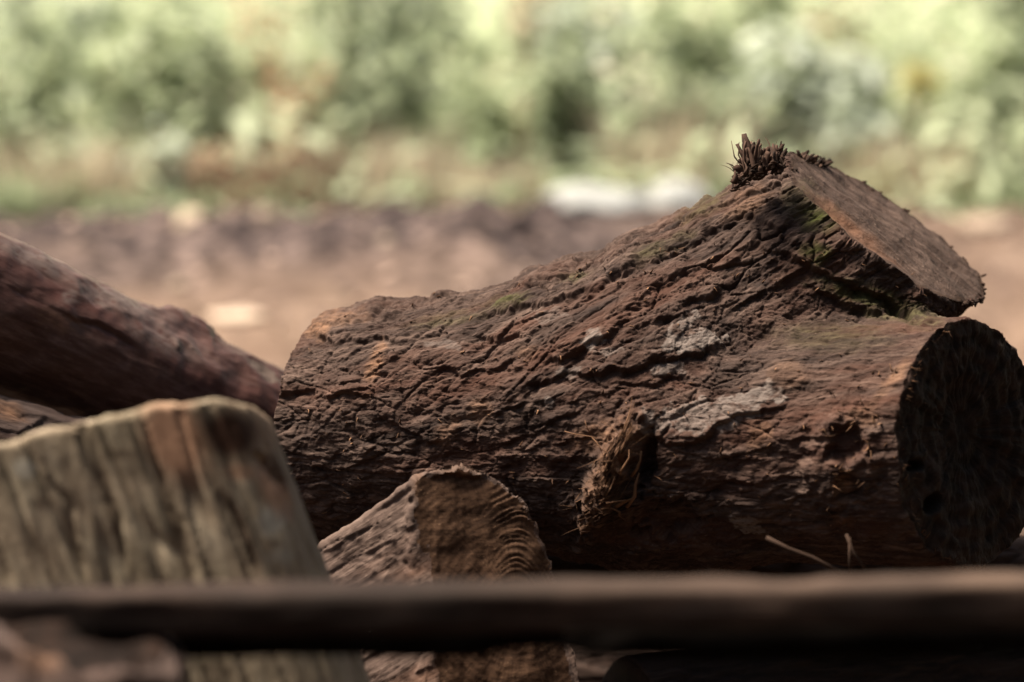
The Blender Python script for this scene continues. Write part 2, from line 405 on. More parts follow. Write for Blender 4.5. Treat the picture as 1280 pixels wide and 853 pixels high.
def main_height(V, N):
    X, Y, Z = proj(V); front = (N @ -FW > -0.25)
    qt = grain_coords(V, LA, LAX); qb = grain_coords(V, BA, BD)
    wb = sstep(-0.03, 0.05, trunk(V))                               # how far out on the branch
    nz = fbm(V * 26, 3, 3); nf = fbm(V * 90, 3, 8)
    def field(q, s):
        h1, e1, c1 = plates(q, 0.024, 2.6, s, 0.0036, 0.0044, 0.25, 0.055)
        h2, e2, c2 = plates(q, 0.0095, 2.1, s + 20, 0.0022, 0.0024, 0.3, 0.08)
        T = fbm(q * [10, 42, 42] + s, 5, s + 60, 0.55) * 3.2; fr_ = T - np.floor(T); ter = np.floor(T) + sstep(0.0, 0.16, fr_) + fr_ * .25
        T2 = fbm(q * [32, 120, 120] + s, 4, s + 66, 0.6) * 2.6; f2_ = T2 - np.floor(T2); ter2 = np.floor(T2) + sstep(0.0, 0.2, f2_)
        h1 = h1 + ter * 0.0018; c1 = c1 * .35 + .65 * rnd(np.floor(T).astype(np.int64), np.floor(q[:, 0] * 9).astype(np.int64), np.floor(T * 0).astype(np.int64), s + 5); h2 = h2 * .8 + ter2 * 0.0006
        st = fbm(q * [30, 260, 260], 4, s + 40, 0.6); st2 = 1 - np.abs(fbm(q * [16, 120, 120], 3, s + 50))
        return h1, h2, st, st2, c1, c2
    A = field(qt, 11); B = field(qb, 31); m = lambda a, b: a * (1 - wb) + b * wb
    # the right third is weathered to finer, flatter grain
    smooth = sstep(900, 1010, X + nz * 60) * (1 - wb) ; roughc = 1 - 0.88 * smooth
    h = m(A[0], B[0]) * roughc + m(A[1], B[1]) * (1 - 0.65 * smooth) + m(A[2], B[2]) * 0.0009 * (1 + 0.9 * smooth) + (m(A[3], B[3]) - 0.7) * 0.0018
    h += nz * 0.004 + nf * 0.0008
    Xw, Yw = X + fbm(V * 60, 3, 61) * 9, Y + fbm(V * 60, 3, 71) * 8
    led = 0
    for pts, k in LEDGES:
        led = led + ledge(Xw, Yw, pts, 0.0026 * k, 0.0037 * k, 26, 8)
    h = h + led * front
    # knot holes near the sawn end, and the hollow under the torn bark
    pit = blob(X, Y, 1058, 555, 20, 22, 0, nf) * 0.016 + blob(X, Y, 1062, 608, 15, 16, 0, nf) * 0.008 + blob(X, Y, 808, 580, 10, 34, 10, nf) * 0.020 + blob(X, Y, 830, 650, 40, 25, 0, nf) * 0.01
    rimb = blob(X, Y, 1052, 578, 42, 50, 0, nf, 0.5) * 0.008 + blob(X, Y, 764, 602, 26, 66, 24, nf, 0.7) * 0.007
    uu = (X - 763) * .42 + (Y - 600) * .91; vv = (X - 763) * .91 - (Y - 600) * .42
    flap = blob(X, Y, 764, 592, 19, 66, 24, nf * .9, .5); rimb = rimb + flap * (0.011 + 0.006 * fbm(np.stack([uu / 60, vv / 5.5, uu * 0], 1), 3, 17)) * (1 + .4 * np.sign(vv) * 0)
    knob = blob(X, Y, 945, 205, 36, 20, -20, nf, 0.6) * 0.010 + blob(X, Y, 430, 395, 55, 14, -12, nf) * 0.004 + blob(X, Y, 545, 368, 20, 8, 0, nf) * 0.005
    h = h + (rimb - pit) * front + knob
    mos = np.zeros(len(V)); n2 = fbm(V * 120, 3, 66) 
    for b in MOSS: mos = np.maximum(mos, blob(X, Y, *b[:5], n2, 0.8) * b[5])
    lic = np.zeros(len(V))
    for b in LICHEN: lic = np.maximum(lic, blob(X, Y, *b[:5], n2 * 1.7, 0.16) * b[5])
    raw_or_lit = np.zeros(len(V))
    for b in RAW: raw_or_lit = np.maximum(raw_or_lit, blob(X, Y, *b[:5], n2, 0.6) * b[5])
    h0_ = h.copy(); h = h * (1 - .35 * lic) + lic * 0.0012; mk_raw_flap = flap * front
    raw_or_lit = np.maximum(raw_or_lit, flap * .55)
    g = qt * (1 - wb)[:, None] + (qb + 3.0) * 0 + qb * wb[:, None]
    cell = np.clip(m(A[4], B[4]) * 0.5 + m(A[5], B[5]) * 0.5, 0, 1)
    cell = np.clip((cell - 0.35) * 1.6, 0, 1)
    return h, dict(moss=mos * front, lichen=lic * front, raw_or_lit=raw_or_lit * front, grain=g, cell=cell)
LEDGES = [
 ([(691,477),(714,468),(751,470),(770,462),(792,459),(819,451),(845,449),(894,438),(903,428)], 1.3),
 ([(819,554),(841,556),(875,551),(890,545),(901,530),(912,524),(939,519),(961,511),(986,509)], 1.3),
 ([(751,479),(804,481),(845,474),(871,468)], 0.7), ([(680,447),(699,453),(717,440),(729,436),(740,425),(766,421),(777,406),(792,402)], 1.1),
 ([(344,492),(374,493),(399,485)], 1.2), ([(401,496),(450,493),(470,497)], 0.8), ([(590,420),(615,427),(633,418),(668,420)], 1.0),
 ([(615,520),(641,513),(661,500)], 0.8), ([(655,484),(699,473),(717,456),(723,436)], 1.0), ([(648,368),(690,352),(730,329),(765,308)], 1.1),
 ([(560,400),(610,392),(650,385),(700,377),(740,366),(770,342),(810,326),(860,306),(920,272),(950,232)], 1.1),
 ([(850,382),(890,372),(905,358)], 0.9), ([(905,395),(930,378),(962,366)], 0.7), ([(760,392),(790,384),(830,352),(868,345)], 0.8),
 ([(930,300),(975,318),(1010,332),(1050,350),(1105,372),(1140,398),(1200,410)], 1.3), ([(900,262),(940,268),(985,300),(1010,318)], 0.8),
 ([(1000,352),(1040,372),(1085,392),(1130,404)], 1.0), ([(440,392),(480,397),(530,378),(560,372)], 0.9), ([(380,412),(420,430),(470,424),(520,432)], 0.8),
 ([(540,455),(575,470),(610,462),(650,448)], 0.8), ([(455,520),(500,530),(530,552),(560,545)], 0.8), ([(420,460),(455,470),(500,462)], 0.6),
 ([(690,560),(720,548),(745,552)], 0.7), ([(620,560),(650,548),(690,530),(730,512)], 0.6), ([(780,418),(830,402),(866,392)], 0.8),
 ([(1000,455),(1045,448),(1100,430)], 0.35), ([(940,560),(1000,552),(1040,540)], 0.4), ([(880,600),(950,604),(1020,590)], 0.35),
 ([(700,300),(740,322),(800,290)], 0.0)]
MOSS = [(1022,272,22,16,10,1.0), (1020,320,16,12,0,1.0), (1085,372,60,14,20,0.8), (1120,392,50,10,12,0.6), (635,378,24,6,-10,0.9), (720,345,16,5,-20,0.5),
        (880,262,30,10,-35,0.45), (560,398,40,7,-12,0.4), (1040,420,60,16,0,0.35), (815,315,20,7,-25,0.5), (850,300,20,7,-25,0.3), (1000,250,20,20,0,0.4)]
LICHEN = [(862,428,36,13,-12,1.0), (858,404,20,9,-25,0.7), (740,425,14,10,-20,0.9), (833,462,24,8,-4,0.75), (870,523,62,20,-8,0.7), (945,498,32,13,-12,0.85),
          (975,500,8,6,0,1.0), (687,503,7,6,0,0.9), (712,466,16,8,0,0.4), (933,654,20,11,25,0.9), (766,440,12,6,0,0.5), (560,433,22,6,5,0.4), (690,395,20,8,-20,0.35)]
RAW = [(470,455,9,22,20,0.8), (415,405,40,8,-10,0.5), (400,415,14,8,0,0.9), (600,515,16,14,-30,0.35), (560,540,12,20,30,0.35), (1055,603,12,9,0,0.9), (1080,520,20,12,-30,0.4),
       (745,545,30,14,-15,0.6), (985,470,22,16,0,0.25), (935,255,30,12,-30,0.3), (1052,652,12,8,0,0.5), (1120,470,30,8,-50,0.5), (950,545,14,22,0,0.35), (660,440,14,8,0,0.3)]
ring_c = LB + 0.01 * UP
fr_end = frame(0.74 * RX - 0.66 * FW + 0.02 * UP)
fr_stub = frame(CUT_N, FW)
def main_cuth(V):
    X, Y, Z = proj(V); n = fbm(V * 30, 3, 5)
    q = (V - ring_c) @ fr_end.T; th = np.arctan2(q[:, 2], q[:, 1]); r = np.hypot(q[:, 1], q[:, 2])
    rad = vnoise(np.stack([np.cos(th) * 9, np.sin(th) * 9, r * 8], 1), 3)
    hr = -0.010 * np.exp(-(r / 0.05) ** 2) + rad * 0.0022 * sstep(0, 0.05, r) + np.sin(r * 420 + n * 3) * 0.0005 + n * 0.004
    hr -= 0.012 * (blob(X, Y, 1168, 629, 9, 13, 30) + blob(X, Y, 1146, 582, 10, 7, 0))
    s = (V - CUT_C) @ fr_stub.T; sf = fbm(np.stack([s[:, 0] * 4, s[:, 1] * 9, s[:, 2] * 60], 1), 3, 9) * 0.0018 + fbm(V * 14, 3, 4) * 0.006 + fbm(np.stack([s[:, 0], s[:, 1] * 22, s[:, 2] * 160], 1), 3, 29) * 0.0009 - 0.006 * np.exp(-((s[:, 2] + 0.01) / 0.02) ** 2)
    return [n * 0.004, hr + fbm(V * 60, 3, 15) * .003, sf + fbm(V * 70, 3, 16) * .0012]
V, Q, fw, mk, hh = build(main_shape, main_side, [left_cut, right_cut, stub_cut], [P(330, 400, 2.2), P(330, 720, 1.85), P(1330, 400, 1.75), P(1290, 720, 2.2), P(980, 170, 1.8), P(980, 170, 2.12), P(1260, 300, 1.95), P(700, 720, 2.16)],
    frame(LAX, UP), 0.0017, main_height, main_cuth, sub=1)
main_V = V
def face_attr(V, c, fr): q = (V - c) @ fr.T; return np.stack([q[:, 1], q[:, 2], q[:, 0]], 1)
def finish_log(name, V, Q, fw, mk, bark, ends, label, cat, group, partname='bark', endlabels=None):
    """Empty at the base > bark mesh, one mesh per cut. ends: {index: (material, centre, frame, extra masks fn)}"""
    base = np.array([V[:, 0].mean(), V[:, 1].mean(), V[:, 2].min()])
    r = thing(name, base, label, cat, group)
    bigidx = [k for k in ends]
    sel = ~np.isin(fw, bigidx); strays = []
    for k in bigidx:
        m_, c, fr, ex = ends[k]; at = dict(face=face_attr(V, c, fr), moss=mk['moss'], raw_or_lit=np.zeros(len(V)), hole=np.zeros(len(V)))
        if ex: at.update(ex(V))
        sel_k = fw == k
        if 0 < sel_k.sum() < 60000:                                 # stray slivers of the cut stay with the bark
            q_ = Q[sel_k]; lab = np.arange(len(V))
            for _ in range(400):
                mn = lab[q_].min(1); old = lab.copy(); np.minimum.at(lab, q_.ravel(), np.repeat(mn, 4)); lab = lab[lab]
                if (lab == old).all(): break
            fl = lab[q_[:, 0]]; u_, c_ = np.unique(fl, return_counts=True); keep = fl == u_[c_.argmax()]
            i_ = np.where(sel_k)[0]; stray = i_[~keep]; sel_k = sel_k.copy(); sel_k[stray] = False; strays.append(stray)
        o = mesh_obj('sawn_end', V, Q, m_, r, base, at, sel_k)
        if endlabels and k in endlabels: o['label'] = endlabels[k]
    for st in strays: sel[st] = True
    mesh_obj(partname, V, Q, bark, r, base, mk, sel)
    return r
def main_end_extra(V):
    X, Y, Z = proj(V); n = fbm(V * 120, 2, 7)
    return dict(hole=np.maximum(blob(X, Y, 1168, 629, 10, 14, 30, n), blob(X, Y, 1146, 582, 11, 8, 0, n)))
main_log = finish_log('firewood_log', V, Q, fw, mk, M_BARK, {0: (M_END, LA, fr_end, None), 1: (M_END, ring_c, fr_end, main_end_extra), 2: (M_STUB, P(1150, 420, 1.96), fr_stub, lambda V: dict(rim=sstep(-0.006, -0.003, main_side(V) + fbm(V * 90, 2, 3) * .002), raw_or_lit=np.clip(blob(*proj(V)[:2], 1060, 285, 60, 9, 38, fbm(V * 60, 2, 8), .9), 0, 1) * .35))},
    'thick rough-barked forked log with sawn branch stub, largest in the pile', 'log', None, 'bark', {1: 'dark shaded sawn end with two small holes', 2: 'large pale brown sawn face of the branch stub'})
print('main log', len(V), len(Q), [(k, int((fw == k).sum())) for k in (-1, 0, 1, 2)])

def hit(px, py):
    """nearest point of the big log's near side to the line through a photograph pixel"""
    d = np.hypot(HX - px, HY - py); m = d < max(6, d.min() + 2)
    i = np.where(m)[0]; return main_V[i[HZ[i].argmin()]]
HX, HY, HZ = proj(main_V)

# ------------------------------------------------------------------ splinters, torn bark and twigs on the big log
R = random.Random(4)
def strip(S, p, d, length, w, bend, tone, sides=4, flat=0.35, seg=5):
    pts = []; q = np.array(p, float); d = unit(d); b = np.array([R.uniform(-1, 1) for _ in range(3)]) * bend
    for i in range(seg + 1): pts.append(q.copy()); q = q + d * length / seg; d = unit(d + b / seg)
    S.tube(pts, [w * (1 - 0.8 * (i / seg) ** 1.5) for i in range(seg + 1)], sides, tone, flat)
base = np.array(main_log.location)
S = Soup(); 
for i in range(14):                                                # tuft of upright bark fibres on the crest
    t = R.random(); px = 918 + 56 * t; py = 213 - 24 * t + R.uniform(-8, 8)
    p = P(px, py + 6, 1.93 + R.uniform(-0.02, 0.03))
    ln = R.uniform(0.005, 0.015) * (1.7 if 0.30 < t < 0.5 else (1.1 if t > 0.5 else 1.2)); lean = (t - 0.45) * 0.5 + R.uniform(-0.5, 0.3); fat = 1 if t < .25 else R.choice((1, 2.2))
    if t < 0.25: lean -= 0.4
    strip(S, p, UP + RX * lean + FW * R.uniform(-0.6, 0.4), ln, R.uniform(0.0006, 0.0016) * fat, 1.3, R.uniform(0.1, 0.9), seg=4)
for i in range(120):
    t = R.random(); p = P(912 + 62 * t, 232 - 36 * t + R.uniform(-8, 10), 1.915 + R.uniform(-0.01, 0.03))
    strip(S, p, RX * R.uniform(0.2, 1) + UP * R.uniform(-0.3, 0.9) + FW * R.uniform(-0.8, 0.2), R.uniform(0.004, 0.012), R.uniform(0.001, 0.0036), 1.5, R.uniform(0, 0.7))
def shard(S, p, d, ln, w, tone):
    d = unit(d); s_ = unit(np.cross(d, FW + np.array([R.uniform(-.8, .8), 0, R.uniform(-.3, .3)]))); n_ = unit(np.cross(d, s_)) * .0006; v = []; N_ = 4; b_ = np.array([R.uniform(-.5, .5), R.uniform(-.5, .5), R.uniform(-.2, .2)]) * ln * .35
    for k in range(N_ + 1):
        f = k / N_; c = p + d * ln * f + b_ * f * f; ww = w * (1 - .25 * f) * R.uniform(.7, 1.15) * (1 if k < N_ else R.uniform(.2, .9)); v += [c - s_ * ww - n_, c + s_ * ww * R.uniform(.7, 1.1) - n_, c + s_ * ww * .9 + n_, c - s_ * ww * .9 + n_]
    fs = []
    for k in range(N_):
        a, b = 4 * k, 4 * k + 4
        for j in range(4): fs.append((a + j, a + (j + 1) % 4, b + (j + 1) % 4, b + j))
    fs.append((4 * N_, 4 * N_ + 1, 4 * N_ + 2, 4 * N_ + 3)); S.add(v, fs, tone)
for cx, cy, sx, n_, h_ in ((936, 196, 5, 16, .017), (944, 192, 5, 16, .019), (957, 194, 6, 14, .012), (968, 196, 5, 18, .014), (950, 204, 16, 26, .009), (932, 210, 8, 16, .010), (974, 203, 5, 10, .008)):
    for i in range(n_):
        x_ = cx + R.gauss(0, sx * .6); p = P(x_, cy + 8 + R.uniform(-4, 8), 1.925 + R.uniform(-.015, .02)); shard(S, p, UP + RX * ((x_ - 950) * .012 + R.gauss(0, .22)) + FW * R.uniform(-.4, .4), h_ * R.uniform(.4, 1.2), R.uniform(.0008, .0034), R.uniform(.1, 1.0))
for x0, y0, x1, y1, x2, y2 in ((930, 212, 918, 196, 914, 176), (932, 210, 923, 194, 924, 178), (928, 216, 914, 206, 908, 204), (934, 208, 929, 190, 931, 174), (940, 212, 934, 192, 930, 182)):
    S.tube([P(x0, y0, 1.925), P(x1, y1, 1.922), P(x2, y2, 1.925)], [.0013, .0010, .0004], 5, R.uniform(.3, 1.0), .5)
S.obj('fibre_tuft', M_TUFT, main_log, base)
S = Soup()
rimv = main_V[(np.abs(stub_cut(main_V)) < .004) & (np.abs(main_side(main_V)) < .006)]; rX, rY, rZ = proj(rimv); far_ = rZ > proj(CUT_C[None])[2][0]
rimf = rimv[far_]; rfX = rX[far_]; order = np.argsort(rfX); rimf = rimf[order]; rfX = rfX[order]
for i in range(60):                                                 # small second tuft beside the top of the face
    k = np.argmin(np.abs(rfX - R.uniform(1000, 1030))); p = rimf[k] + np.array([R.uniform(-.003, .003) for _ in range(3)])
    shard(S, p - UP * .002, UP * R.uniform(0.3, 0.9) + RX * R.uniform(-0.6, .9) + FW * R.uniform(-0.5, 0.4), R.uniform(0.004, 0.009), R.uniform(0.0008, 0.0022), R.uniform(0.1, 0.9))
for i in range(110):                                                # crumbs of bark along the far rim of the stub face
    p = rimf[R.randrange(len(rimf))] + np.array([R.uniform(-.001, .001) for _ in range(3)]) - UP * .0015
    shard(S, p, UP * R.uniform(-0.6, 0.15) + RX * R.uniform(-.3, 1) + FW * R.uniform(-0.6, 0.4), R.uniform(0.0015, 0.006), R.uniform(0.0006, 0.002), R.uniform(0.1, 0.7))
S.obj('fibre_tuft', M_TUFT, main_log, base)['kind'] = 'stuff'
S = Soup()
tb = [(775,540),(768,560),(757,580),(752,600),(748,625),(740,648),(728,665)]
for i in range(170):                                                # torn flap of fibrous wood hanging off the flank
    k = R.random() ** 0.9 * (len(tb) - 1.01); a = tb[int(k)]; b = tb[int(k) + 1]; f = k - int(k)
    px = a[0] + (b[0] - a[0]) * f + R.gauss(0, 7 + 2.0 * k); py = a[1] + (b[1] - a[1]) * f + R.gauss(0, 6)
    p = hit(px, py) - FW * R.uniform(0.0, 0.006)
    d = RX * 0.5 + UP * 0.85 if k < 4 else RX * 0.6 + UP * 0.3
    if R.random() < 0.15: d = -RX * R.uniform(-0.5, 1) + UP * R.uniform(-0.3, 0.8)
    d = d + np.array([R.uniform(-0.16, 0.16) for _ in range(3)]) - FW * 0.04
    strip(S, p, d, R.uniform(0.008, 0.026), R.uniform(0.0004, 0.0013), 0.4, R.uniform(0.0, 0.75) * (1 - 0.09 * k))
for x0, y0, x1, y1, w, t in [(792,600,806,566,.0016,.7),(778,596,790,560,.0011,1.0),(783,640,804,592,.0020,.8),(770,640,788,628,.0024,.7),(748,560,733,548,.0009,1.1),(735,545,728,520,.0008,.8),
      (815,590,822,604,.0008,.9),(700,540,745,548,.0012,.7),(765,640,780,655,.0022,.6),(762,632,795,625,.0018,.8)]:
    a, b = hit(x0, y0) - FW * .004, hit(x1, y1) - FW * .009; S.tube([a, (a * 2 + b) / 3 - FW * .003 + RX * R.uniform(-.003, .003), (a + b * 2) / 3 - FW * .002 + RX * R.uniform(-.003, .003), b], [w * .8, w * .8, w * .6, w * .25], 5, t * .7, 0.5)
S.obj('torn_fibre', M_FIB, main_log, base)
S = Soup()
for px, py in [(1050,600),(1060,606),(1046,608),(1056,596),(1064,600),(1050,655),(1046,540),(1040,532),(1075,540),(1090,520),(1085,560),(1060,510),(1105,470),(1150,450)]:
    for i in range(4):
        p = hit(px + R.uniform(-16, 16), py + R.uniform(-12, 12)) ; strip(S, p, RX * R.uniform(-1, 1) + UP * R.uniform(-1, 1) - FW * 0.3, R.uniform(0.002, 0.009), R.uniform(0.0005, 0.0016), 1.0, R.uniform(0.0, 0.7), seg=4)
for i in range(260):                                                # loose flecks of bark all over
    px, py = R.uniform(380, 1180), R.uniform(300, 650)
    q = hit(px, py)
    if abs(proj(q[None])[1][0] - py) > 10: continue
    strip(S, q, RX * R.uniform(-1, 1) + UP * R.uniform(-.6, .6) - FW * R.uniform(0.1, 0.6), R.uniform(0.002, 0.006), R.uniform(0.0004, 0.0011), 0.8, R.uniform(0.0, 0.8), seg=3)
for i in range(60):                                                 # frayed rim of the big sawn end
    a = R.uniform(1.6, 4.6); p = LB + (fr_end[1] * math.cos(a) * 1 + fr_end[2] * math.sin(a)) * 0.094
    q = hit(*[float(v[0]) for v in proj(p[None])[:2]])
    strip(S, q, RX * R.uniform(0.1, 1) + UP * R.uniform(-.5, .7) - FW * R.uniform(0, 0.6), R.uniform(0.002, 0.007), R.uniform(0.0004, 0.0012), 1.2, R.uniform(0.0, 0.5), seg=4)
S.obj('bark_crumbs', M_FIB, main_log, base)['kind'] = 'stuff'

# ------------------------------------------------------------------ other logs
def simple_height(seed, rough=1.0, crack=1.0, org=None, axis=None, extra=None, scale=0.02, stretch=5, fine=220, front_only=True):
    def height(V, N):
        q = grain_coords(V, org, axis); X, Y, Z = proj(V)
        h1, e1, c1 = plates(q, scale, stretch, seed, 0.0030 * rough, 0.0030 * crack, 0.3, 0.07)
        h = h1 + fbm(V * 22, 3, seed + 2) * 0.004 + fbm(q * [25, fine, fine], 3, seed + 4, 0.6) * 0.0008 * rough
        mk = dict(moss=np.zeros(len(V)), lichen=np.zeros(len(V)), raw_or_lit=np.zeros(len(V)), grain=q, cell=np.clip(c1 * 1.2 - 0.3, 0, 1) * 0.8)
        if extra: h = h + extra(V, N, X, Y, mk, q)
        return h, mk
    return height

# red smooth-barked log, upper left
A = P(-160, 327, 2.02); B = P(300, 532, 2.22); rax = unit(B - A)
rb = cone(A, B, 0.0665, 0.064); rcut = plane(P(272, 500, 2.2), rax + 0.22 * RX + 0.18 * UP)
core = cone(A, B, 0.060, 0.056); rcut2 = plane(P(378, 560, 2.26), rax + 0.1 * UP)
rcut = plane(P(258, 392, 2.19), 0.66 * RX + 0.66 * UP - 0.42 * FW)
def red_shape(p, h, ch): return np.maximum.reduce([rb(p) - h, rcut(p) - ch[1], rcut2(p) - ch[0]])
def red_extra(V, N, X, Y, mk, q):
    n = fbm(V * 80, 3, 9)
    mk['lichen'] = np.maximum.reduce([blob(X, Y, 45, 325, 50, 9, 24, n, .8) * .6, blob(X, Y, 150, 380, 60, 12, 24, n, .8) * .6, blob(X, Y, 205, 425, 50, 16, 24, n, .8) * .5, blob(X, Y, 90, 372, 12, 10, 0, n) * .5])
    mk['raw_or_lit'] = sstep(0, 0.012, rcut(V)) * 0.35 + blob(X, Y, 75, 402, 34, 10, 24, n, .8) * .35
    return blob(X, Y, 238, 390, 34, 24, 35, n, .8) * 0.012 + ledge(X + n * 5, Y + n * 5, [(80, 395), (120, 402), (150, 418), (180, 438)], .001, .004, 20, 7) + ledge(X + n * 5, Y + n * 5, [(0, 352), (60, 380), (95, 400), (130, 425)], .0004, .0008, 20, 9)
V, Q, fw, mk, _ = build(red_shape, rb, [rcut2, rcut], [P(-170, 230, 1.93), P(-170, 450, 2.12), P(390, 440, 2.1), P(390, 640, 2.35), P(-170, 450, 1.9), P(-170, 230, 2.12)], frame(rax), 0.0035,
    simple_height(101, 0.22, 0.08, A, rax, red_extra, 0.03, 6), lambda V: [0 * V[:, 0], fbm(V * 30, 3, 7) * .004])
finish_log('firewood_log', V, Q, fw, mk, M_RED, {1: (M_PALE, P(300, 440, 2.19), frame(0.66 * RX + 0.66 * UP - 0.42 * FW, rax), None)}, 'smooth reddish-brown log sloping down from the upper left, with a pale slanting cut end', 'log', None, 'bark', {1: 'pale greyish slanting cut'})

# dull log under it at the left edge
A = P(-150, 532, 1.98); B = P(330, 668, 2.13); dax = unit(B - A); db = cone(A, B, 0.052, 0.052); dc = plane(B, dax)
def dull_extra(V, N, X, Y, mk, q): mk['raw_or_lit'] = blob(X, Y, 4, 512, 22, 9, 20, fbm(V * 60, 2, 3), .8); return ledge(X, Y, [(20, 545), (45, 530), (60, 522)], .001, .004, 9, 7)
V, Q, fw, mk, _ = build(capped(db, [dc]), db, [dc], [P(-160, 450, 1.9), P(-160, 670, 2.1), P(340, 600, 2.0), P(340, 800, 2.2)], frame(dax), 0.0035, simple_height(131, 0.8, 0.8, A, dax, dull_extra, 0.02, 5))
finish_log('firewood_log', V, Q, fw, mk, M_DULL, {}, 'dull grey-brown log mostly hidden below the smooth reddish log', 'log', None)

# split wedge with ringed end, in front of the big log
E = P(610, 700, 1.86); we = unit(-0.74 * RX - 0.50 * UP + 0.45 * FW); wn_ = unit(-FW + 0.10 * RX + 0.06 * UP)
def prism(profile, d, depth, ax_dir):
    """rounded convex section traced in the facing plane at distance d, run back along ax_dir"""
    pts = [P(x, y, d) for x, y in profile]; c = np.mean(pts, 0); pl = []
    for a, b in zip(pts, pts[1:] + pts[:1]):
        n = np.cross(b - a, ax_dir); n = unit(n); n = n if n @ (c - a) < 0 else -n; pl.append((a, n))
    def f(p):
        r = None
        for a, n in pl:
            v = (p - a) @ n; r = v if r is None else smax(r, v, 0.006)
        return r
    return f
wprof = [(519, 602), (543, 583), (590, 574), (632, 583), (670, 610), (700, 652), (714, 700), (728, 760), (746, 840), (745, 930), (640, 960), (530, 940), (516, 760)]
ws = prism(wprof, 1.86, 0.3, we); wc = plane(E, wn_); wback = plane(E + we * 0.36, we)
def wedge_extra(V, N, X, Y, mk, q):
    n = fbm(V * 70, 3, 15); mk['raw_or_lit'] = blob(X, Y, 600, 582, 70, 8, 0, n, .8) * 0.45 + blob(X, Y, 526, 610, 8, 14, 0, n) * .5
    return ledge(X, Y, [(470, 640), (500, 620), (525, 604)], .0015, .003, 8, 6) + (blob(X, Y, 520, 660, 14, 80, 3, n, .8) * (.004 + .006 * n) + fbm(V * 45, 3, 6) * .003) * (X < 535)
PI_ = P(648, 765, 1.86); fr_w = frame(wn_, UP)
def wedge_cuth(V):
    q = (V - PI_) @ fr_w.T; r = np.hypot(q[:, 1], q[:, 2]); X, Y, Z = proj(V); n = fbm(V * 40, 3, 8)
    ringm = blob(X, Y, 661, 668, 42, 74, -10, n * .5, .5)
    rw_ = r + fbm(V * 22, 3, 41) * .006 + n * .0012; rw_ = np.hypot(X - 645 + n * 1.5, (Y - 790 + n * 3) / 2.2) / 1000 + fbm(V * 22, 3, 41) * .003; saw = ((rw_ * 1000 / 4.0 + fbm(np.stack([rw_ * 90, rw_ * 0, rw_ * 0], 1), 2, 5) * 1.6) % 1.0); band = sstep(0, 0.75, saw) * (1 - sstep(.85, 1, saw))
    vert = fbm(np.stack([X / 14, Y / 130, X * 0], 1), 3, 2)
    ed = blob(X, Y, 600, 578, 90, 13, 0, n, .6)
    return [band * 0.0021 * ringm * (.5 + .5 * sstep(-.3, .3, fbm(V * 30, 2, 77))) + n * .0025 + vert * .0008 * (1 - ringm) + ed * .003 - 0.006 * sstep(660, 720, X) + ledge(X + n * 3, Y + n * 4, [(535, 600), (560, 592), (590, 597), (620, 590), (650, 603)], .0025, .003, 7, 5), np.zeros(len(V))]
V, Q, fw, mk, _ = build(capped(ws, [wc, wback]), ws, [wc, wback], [P(500, 560, 1.80), P(760, 560, 1.80), P(500, 970, 1.80), P(760, 970, 1.80), P(500, 560, 1.9) + we * .36, P(760, 970, 1.9) + we * .36], np.eye(3), 0.0025,
    simple_height(151, 0.5, 0.35, E, we, wedge_extra, 0.012, 8, 300), wedge_cuth)
def wedge_end_extra(V):
    X, Y, Z = proj(V); n = fbm(V * 110, 3, 19); return dict(raw_or_lit=blob(X, Y, 605, 580, 80, 9, 0, n, .9) * .7)
finish_log('split_log', V, Q, fw, mk, M_SPLIT, {0: (M_WEND, PI_, fr_w, wedge_end_extra)}, 'split log with growth rings on its raised end, in front of the big forked log', 'log', None, 'side', {0: 'brown end grain with raised curved growth rings'})

# pale weathered stump, left foreground
M = Mat('weathered_wood'); g = M.attr('grain').outputs['Vector']
a_ = M.noise(g, 75, 5, 0.7, (1 / 3.5, 1, 1)); b_ = M.noise(g, 260, 4, 0.7, (0.2, 1, 1)); big = M.noise(g, 14, 3, 0.6)
col = M.ramp(a_, [(0.30, (0.115, 0.082, 0.058)), (0.50, (0.245, 0.192, 0.138)), (0.72, (0.38, 0.315, 0.235))])
col = M.mix(M.ramp(big, [(0.42, 0.0), (0.62, 0.35)]), col, (0.15, 0.13, 0.082))
col = M.mix(M.math('MULTIPLY', M.attr('lichen').outputs['Fac'], 0.8), col, (0.34, 0.31, 0.26))
col = M.mix(M.attr('raw_or_lit').outputs['Fac'], col, M.mix(b_, (0.20, 0.105, 0.068), (0.36, 0.215, 0.14)))
col = M.mix(M.attr('cell').outputs['Fac'], col, (0.035, 0.016, 0.010))
M.bump(a_, 0.002); M.bump(b_, 0.0006); M_STUMP = M.out(col, 0.85)
sd_ = unit(-UP * 0.95 + RX * 0.34 + FW * 0.06)
def stump_profile_top(X):
    xs = [-300, -120, 0, 90, 180, 240, 280, 315, 340, 420]; ys = [690, 612, 566, 536, 512, 502, 501, 508, 528, 640]; return np.interp(X, xs, ys)
sA = P(150, 640, 1.60); sfr = frame(sd_, RX)        # rows: along, across1, across2
def stump_side(p):
    q = (p - sA) @ np.stack([sd_, unit(RX - sd_ * (RX @ sd_)), np.cross(sd_, unit(RX - sd_ * (RX @ sd_)))]).T
    u = q[:, 1] + 0.02; v = q[:, 2]; hx, hy, r = 0.131, 0.080, 0.038
    dx = np.abs(u) - hx + r; dy = np.abs(v) - hy + r
    return np.hypot(np.maximum(dx, 0), np.maximum(dy, 0)) + np.minimum(np.maximum(dx, dy), 0) - r
s_top = plane(P(260, 502, 1.55), UP * 0.93 - RX * 0.0 + FW * 0.12); s_top2 = plane(P(178, 510, 1.55), UP * 0.95 - RX * 0.27 + FW * 0.10)
s_top3 = plane(P(322, 508, 1.55), UP * 0.62 + RX * 0.78); 
